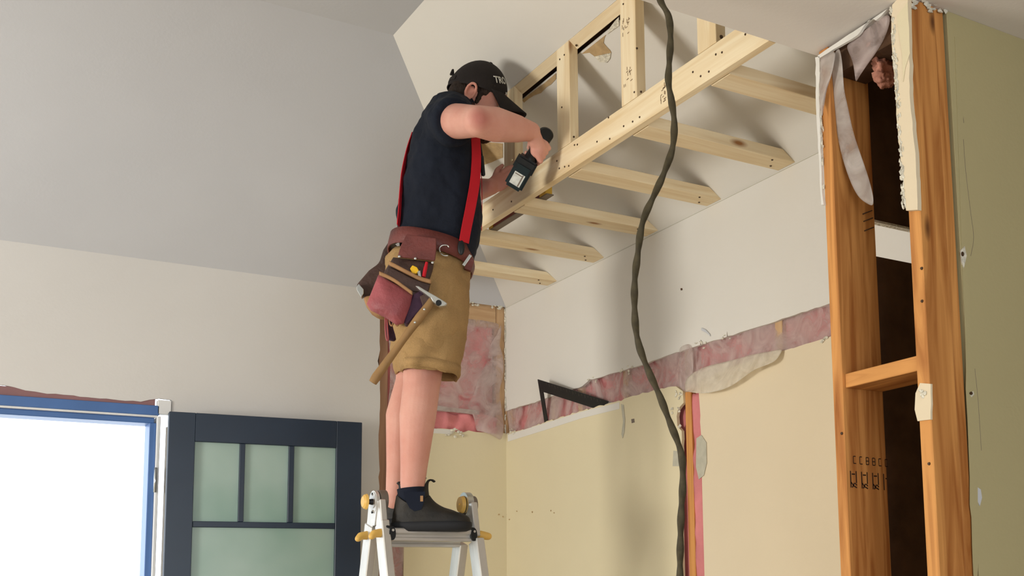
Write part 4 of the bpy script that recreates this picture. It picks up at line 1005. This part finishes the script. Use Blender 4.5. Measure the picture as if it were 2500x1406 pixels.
# ---- socks and boots
def boot(sc, dx, dy, name_s):
    def b(px, py, s=0): return man(px+dx, py+dy, sc+s)
    bm = bmesh.new(); cyl(bm, b(1004, 1192), b(1008, 1240), .0465, .041, 32); so = adopt(obj('sock', bm, 'sock', smooth=True), pe)
    def ring(c, hx, hy, n=28, fl=0):
        out = []
        for j in range(n):
            t = 2*math.pi*j/n; out.append(c+FV*hx*math.cos(t)+NV*hy*math.sin(t))
        return out
    # upper: stacked rings from the sole to the ankle, then high front and back tabs
    bm = bmesh.new()
    prof = [(957, 1148, 1282, .048), (955, 1150, 1276, .052), (956, 1149, 1268, .052), (958, 1143, 1260, .050), (958, 1126, 1253, .048), (960, 1104, 1247, .046), (962, 1086, 1240, .045), (963, 1070, 1232, .045), (965, 1058, 1222, .045), (967, 1050, 1210, .046)]
    rr = []
    for x0, x1, py, hw in prof:
        a = b(x0, py); c_ = b(x1, py); m_ = (a+c_)/2; hx = (c_-a).length/2; zz = m_.z
        row = []
        for j in range(32):
            t = 2*math.pi*j/32; ct, st = math.cos(t), math.sin(t)
            wv = hw*(1+.10*ct if py > 1250 else 1)
            p = m_+FV*hx*ct*(abs(ct)**-.12 if abs(ct) > .05 else 1)+NV*wv*abs(st)**.9*(1 if st > 0 else -1)
            if py <= 1245:
                dip = abs(st)**3; p = V((p.x, p.y, p.z)) - ZV*(.030*dip*((1245-py)/35))
            row.append(p)
        rr.append(row)
    loft(bm, rr, True, False)
    ub = adopt(obj('boot', bm, 'boot', smooth=True), pe); s_ = ub.modifiers.new('s', 'SUBSURF'); s_.levels = 1; s_.render_levels = 2; s_ = ub.modifiers.new('t', 'SOLIDIFY'); s_.thickness = .004
    def part_(nm, bm, m, smooth=True): o = obj(nm, bm, m, smooth=smooth); o.parent = ub; o.matrix_parent_inverse = Matrix.Translation(EMP['person']) @ Matrix.Identity(4) @ Matrix.Translation(-EMP['person']); return o
    # tabs
    for pts, wds in (([(970, 1220), (972, 1200), (973, 1186), (968, 1180), (972, 1176)], [.062, .050, .030, .022, .020]), ([(1050, 1222), (1047, 1202), (1046, 1188), (1048, 1176), (1056, 1173), (1062, 1177)], [.064, .050, .032, .022, .020, .018])):
        bm = bmesh.new(); P = smoothpts([b(*q) for q in pts], 5); W = []
        for i in range(len(P)):
            t = i/(len(P)-1)*(len(wds)-1); k_ = min(int(t), len(wds)-2); W.append(wds[k_]*(1-t+k_)+wds[k_+1]*(t-k_))
        # rounded strap: curve across the width
        rows = []
        for i, p in enumerate(P):
            T_ = (P[min(i+1, len(P)-1)]-P[max(i-1, 0)]).normalized(); nn = T_.cross(NV).normalized(); sg = 1 if pts[0][0] > 1000 else -1
            rows.append([p+NV*W[i]*.5*math.sin(a)-FV*sg*(W[i]*.45)*(1-math.cos(a))*.9 for a in [R(x) for x in range(-80, 81, 20)]])
        vs = [[bm.verts.new(p) for p in r_] for r_ in rows]
        for i in range(len(vs)-1):
            for j in range(len(vs[0])-1): bm.faces.new((vs[i][j], vs[i][j+1], vs[i+1][j+1], vs[i+1][j]))
        o = part_('boot_tab', bm, 'boot'); s_ = o.modifiers.new('t', 'SOLIDIFY'); s_.thickness = .004
    # sole
    bm = bmesh.new(); rr = []
    for x0, x1, py, hw in ((958, 1140, 1298, .046), (954, 1150, 1294, .054), (953, 1153, 1284, .056), (954, 1152, 1276, .056), (957, 1148, 1275, .050)):
        a = b(x0, py-(0 if x0 else 0)); c_ = b(x1, py); m_ = (a+c_)/2; hx = (c_-a).length/2
        rr.append([m_+FV*hx*math.cos(t)*(abs(math.cos(t))**-.12 if abs(math.cos(t)) > .05 else 1)+NV*hw*(1+.1*math.cos(t))*abs(math.sin(t))**.9*(1 if math.sin(t) > 0 else -1) for t in [2*math.pi*j/36 for j in range(36)]])
    loft(bm, rr); part_('boot_sole', bm, 'sole')
    # elastic gusset panels
    bm = bmesh.new(); g0 = [b(*q, .047) for q in ((986, 1200), (1038, 1200), (1035, 1226), (1028, 1244), (1012, 1248), (1000, 1240), (990, 1222))]
    a_ = [bm.verts.new(p) for p in g0]; b_ = [bm.verts.new(p-NV*.004) for p in g0]; bm.faces.new(a_); bm.faces.new(list(reversed(b_)))
    for i in range(7): bm.faces.new((a_[i], b_[i], b_[(i+1) % 7], a_[(i+1) % 7]))
    part_('elastic_gusset', bm, 'sock', False)
    if sc > 0:
        bm = bmesh.new(); g0 = [b(*q, .052) for q in ((1026, 1210), (1033, 1210), (1033, 1224), (1026, 1224))]; a_ = [bm.verts.new(p) for p in g0]; bm.faces.new(a_)
        o = part_('boot_label', bm, 'suede', False); s_ = o.modifiers.new('t', 'SOLIDIFY'); s_.thickness = .001
boot(.07, 0, 0, 'near'); boot(-.10, -22, -8, 'far')

# ------------------------------------------------------------------ cordless drill in his right hand
dr = empty('cordless_drill', tuple(Bd))
tag(dr, 'black cordless driver with silver battery label gripped in the man\'s right hand', 'drill')
bm = bmesh.new(); cyl(bm, Bd-dd*.030, Bd+dd*.08, .0265, .026, 36); cyl(bm, Bd-dd*.036, Bd-dd*.030, .019, .0265, 36); cyl(bm, Bd+dd*.08, Bd+dd*.115, .022, .013, 30)
adopt(obj('motor_housing', bm, 'blackp', smooth=False), dr)
bm = bmesh.new(); rc(bm, Bd+hd*.01, Bd+hd*.105, .020, .021, 20); adopt(obj('grip', bm, 'blackp', smooth=True), dr)
bm = bmesh.new(); cyl(bm, Bd+dd*.115, Bd+dd*.135, .008, .008, 16); adopt(obj('bit_holder', bm, 'steel'), dr)
# battery: base block, its bottom faces the viewer at lower left
def obox(bm, c, ax, ay, az, hx, hy, hz):
    v = [bm.verts.new(c+ax*(hx*i)+ay*(hy*j)+az*(hz*k)) for i in (-1, 1) for j in (-1, 1) for k in (-1, 1)]
    for f in ((0, 1, 3, 2), (4, 6, 7, 5), (0, 4, 5, 1), (2, 3, 7, 6), (0, 2, 6, 4), (1, 5, 7, 3)): bm.faces.new([v[i] for i in f])
    return v
bc = at(1268, 428, 'x', 1.715)
# battery long axis follows the photo: from upper right to lower left, top plate toward viewer
bx = (at(1255, 455, 'x', 1.715)-at(1290, 393, 'x', 1.735)); bx.normalize()
bn = -(bc-CAM).normalized(); bn = (bn-bx*bn.dot(bx)).normalized(); by = bn.cross(bx)
bm = bmesh.new(); obox(bm, bc, bx, by, bn, .047, .032, .022); bmesh.ops.bevel(bm, geom=bm.edges[:], offset=.008, segments=3, affect='EDGES'); adopt(obj('battery', bm, 'teal', smooth=False), dr)
bm = bmesh.new(); obox(bm, bc-bx*.040-bn*.006, bx, by, bn, .026, .036, .024); bmesh.ops.bevel(bm, geom=bm.edges[:], offset=.007, segments=2, affect='EDGES'); adopt(obj('battery_foot', bm, 'blackp'), dr)
bm = bmesh.new(); obox(bm, bc+bn*.0222+bx*.010, bx, by, bn, .022, .019, .0006); adopt(obj('battery_label', bm, 'label'), dr)
bm = bmesh.new(); obox(bm, bc+bn*.0232+bx*.010+by*.012, bx, by, bn, .021, .0022, .0003); obox(bm, bc+bn*.0232-bx*.006-by*.002, bx, by, bn, .0016, .014, .0003); adopt(obj('label_print', bm, 'levelgrey'), dr)

# ------------------------------------------------------------------ tool belt
tb = empty('tool_belt', (1.50, 3.67, 2.5))
tag(tb, 'oxblood leather tool belt with two bulging nail pouches worn around the man\'s waist', 'tool belt')
def mplate(nm, pts, s, t, m, parent=tb, bev=.003, smooth=True):
    poly = []
    for q in pts:
        poly.append(fz(man(q[0], q[1], s)))
    o = prism(nm, m, Q0+NV*(s-t), FV, ZV, poly, t, parent, bev=0)
    if bev:
        b = o.modifiers.new('b', 'BEVEL'); b.width = bev; b.segments = 3; b.limit_method = 'ANGLE'
        for p in o.data.polygons: p.use_smooth = False
    return o
# waist band lofted round the body
bm = bmesh.new()
def bandring(p0, p1, hw, off=0): return ringfz((p0[0]-off, p0[1]), (p1[0]+off, p1[1]), hw, 0)
loft(bm, [bandring((950, 616), (1150, 668), .182), bandring((952, 600), (1156, 650), .184), bandring((957, 580), (1152, 624), .180)], False, False)
bo = adopt(obj('belt', bm, 'leather', smooth=True), tb); s_ = bo.modifiers.new('t', 'SOLIDIFY'); s_.thickness = .005; s_.offset = 1
mplate('belt_tip', [(1140, 625), (1158, 634), (1150, 662), (1133, 655)], .12, .02, 'leather')
mplate('buckle', [(1146, 620), (1152, 624), (1134, 650), (1128, 646)], .185, .004, 'steel', bev=.001)
mplate('pouch_flap', [(992, 571), (1065, 581), (1065, 610), (1062, 636), (1040, 634), (970, 627), (978, 600)], .212, .008, 'leather')
for q in ((975, 626), (1014, 631), (1056, 641)):
    bm = bmesh.new(); p = man(*q, .214); ell(bm, p, FV*.0048, NV*.003, ZV*.0048, 12, 8); adopt(obj('rivet', bm, 'steel', smooth=True), tb)
for pts in ([(1075, 616), (1073, 606), (1080, 599), (1092, 599), (1096, 604)], [(1076, 619), (1084, 624), (1094, 624)]):
    bm = bmesh.new(); tube(bm, smoothpts([man(*q, .19) for q in pts], 5), .0022, 8); adopt(obj('wire_hook', bm, 'steel', smooth=True), tb)
def pocket(nm, pts, s0, s1, m, bulge=.03, rim=None):
    "bulging pouch pocket: outline pts on the man plane, depth s0..s1, domed outward"
    import mathutils
    C_ = sum((V((q[0], q[1], 0)) for q in pts), V())/len(pts)
    bm = bmesh.new(); L = 6; rings = []
    P = []
    n = len(pts)
    for i in range(n):
        a = pts[i]; b = pts[(i+1) % n]
        for k_ in range(4): P.append((a[0]+(b[0]-a[0])*k_/4, a[1]+(b[1]-a[1])*k_/4))
    for sc_, s in ((1, s0), (1.0, s0+(s1-s0)*.55), (.97, s0+(s1-s0)*.85), (.88, s1), (.6, s1+bulge*.5), (.25, s1+bulge*.62)):
        rings.append([man(C_.x+(x-C_.x)*sc_, C_.y+(y-C_.y)*sc_, s) for x, y in P])
    loft(bm, rings); o = adopt(obj(nm, bm, m, smooth=True), tb); return o
pocket('pouch_back', [(960, 628), (1060, 640), (1056, 662), (1046, 690), (1030, 745), (985, 780), (930, 760), (920, 700), (940, 660)], .165, .203, 'leatherdark', .006)
pocket('inner_pocket', [(952, 648), (1052, 690), (1044, 720), (1032, 748), (990, 770), (935, 745), (935, 690)], .180, .205, 'leatherdark', .012)
def rimstrip(nm, pts, s, r, m):
    bm = bmesh.new(); P = smoothpts([man(*q, s) for q in pts], 6)
    rows = [[p+ZV*r, p+NV*.006+ZV*r*.6, p+NV*.006-ZV*r*.6, p-ZV*r, p-NV*.004] for p in P]
    loft(bm, rows); adopt(obj(nm, bm, m, smooth=True), tb)
rimstrip('pocket_rim', [(950, 642), (975, 655), (1000, 668), (1025, 680), (1053, 688)], .224, .008, 'suede')
mplate('inner_pocket_face', [(948, 650), (975, 663), (1005, 678), (1050, 694), (1044, 712), (1010, 712), (960, 690), (942, 672)], .215, .01, 'leatherdark')
pocket('outer_pocket', [(924, 670), (1008, 718), (1003, 745), (986, 790), (968, 794), (945, 778), (905, 758), (895, 742)], .205, .240, 'leatherpink', .035)
rimstrip('pocket_rim', [(926, 667), (945, 675), (965, 686), (985, 700), (1007, 716)], .258, .007, 'suede')
mplate('gusset', [(1008, 718), (1032, 705), (1038, 725), (1038, 748), (1010, 775), (994, 792), (984, 787), (996, 750)], .232, .05, 'purple', bev=.008)
# far pouch behind the hip
mplate('far_pouch', [(950, 585), (935, 608), (925, 640), (900, 658), (868, 695), (872, 704), (886, 722), (898, 735), (915, 720), (935, 700), (960, 660), (960, 600)], -.06, .06, 'leatherdark', bev=.012)
mplate('far_pouch_pocket', [(885, 722), (900, 720), (930, 715), (950, 745), (950, 770), (925, 773), (905, 760), (892, 742)], -.04, .06, 'suede', bev=.012)
mplate('metal_clip', [(870, 700), (876, 692), (888, 706), (888, 716), (882, 726), (871, 708)], -.034, .03, 'steel', bev=.002)
mplate('hanging_leather_loop', [(940, 775), (970, 775), (970, 822), (962, 832), (945, 828), (942, 800)], .02, .02, 'purple', bev=.006)
bm = bmesh.new(); tube(bm, smoothpts([man(*q, .03) for q in ((941, 776), (941, 805), (944, 828), (948, 828), (946, 800), (945, 778))], 5), .003, 8); adopt(obj('loop_edge', bm, 'leatherpink', smooth=True), tb)
bm = bmesh.new(); tube(bm, smoothpts([man(*q, .19) for q in ((950, 775), (952, 790), (957, 795), (962, 785), (968, 795), (972, 792), (968, 780))], 5), .0028, 8); adopt(obj('lace', bm, 'suede', smooth=True), tb)
mplate('hammer_loop', [(1024, 722), (1040, 716), (1060, 740), (1046, 752), (1032, 748)], .262, .014, 'leatherdark', bev=.004)

# hammer hanging in its loop
hm_ = empty('hammer', tuple(man(1045, 735, .27)))
tag(hm_, 'straight claw hammer with a worn wooden handle hanging from the tool belt', 'hammer')
def ham(px, py, s=.255): return man(px, py, s)
bm = bmesh.new()
hp = [(1056, 728), (1043, 750), (1024, 775), (1003, 803), (983, 831), (959, 864), (936, 896), (919, 920), (910, 934)]
hr_ = [.011, .014, .015, .013, .0115, .0125, .014, .0155, .013]
P = smoothpts([ham(*q) for q in hp], 6); RR = []
for i in range(len(P)):
    t = i/(len(P)-1)*(len(hr_)-1); k_ = min(int(t), len(hr_)-2); RR.append(hr_[k_]*(1-t+k_)+hr_[k_+1]*(t-k_))
tube(bm, P, RR, 16); hh = adopt(obj('handle', bm, 'handle', smooth=True), hm_)
for q in ((1036, 755), (1013, 787)):
    bm = bmesh.new(); ell(bm, ham(*q, .272), FV*.004, NV*.003, ZV*.004, 12, 8); adopt(obj('handle_rivet', bm, 'steel', smooth=True), hm_)
# head: claws taper to upper left, striking face lower right
bm = bmesh.new()
outl = [(1013, 697), (1022, 698), (1040, 709), (1060, 720), (1080, 732), (1092, 740), (1088, 746), (1074, 748), (1064, 742), (1056, 736), (1051, 727), (1044, 722), (1036, 716), (1024, 708)]
poly = [fz(man(*q, .285)) for q in outl]
hd_ = prism('head', 'steel', Q0+NV*.262, FV, ZV, poly, .024, hm_, bev=0); b = hd_.modifiers.new('b', 'BEVEL'); b.width = .003; b.segments = 2
bm = bmesh.new(); c_ = man(1071, 739, .288); cyl(bm, c_-NV*.004, c_+NV*.002, .0095, .009, 24); adopt(obj('handle_eye', bm, 'blackp'), hm_)
# small tools in the pouch
ht = mplate('pouch_tool', [(1001, 655), (1007, 647), (1018, 652), (1023, 661), (1016, 668), (1006, 667)], .222, .018, 'levelyel', None, .002)
M['brightyellow'] = mat('bright_yellow_plastic', srgb(236, 186, 40), .4, .04); ht.data.materials[0] = M['brightyellow']
tag(ht, 'bright yellow plastic tool end with a steel tip poking out of the belt pouch', 'hand tool')
tip = mplate('steel_tip', [(1019, 662), (1026, 660), (1028, 675), (1021, 676)], .222, .006, 'steel', None, .001); tip.parent = ht; tip.matrix_parent_inverse = ht.matrix_basis.inverted()
mk = empty('marker_pen', tuple(man(1040, 660, .215))); tag(mk, 'red marker pen standing in the belt pouch beside the yellow tool', 'marker')
bm = bmesh.new(); a = man(1042, 640, .214); b_ = man(1034, 676, .214); cyl(bm, a, lerp(a, b_, .35), .0045, .0055, 16); cyl(bm, lerp(a, b_, .35), b_, .0062, .0062, 16); adopt(obj('barrel', bm, 'red'), mk)
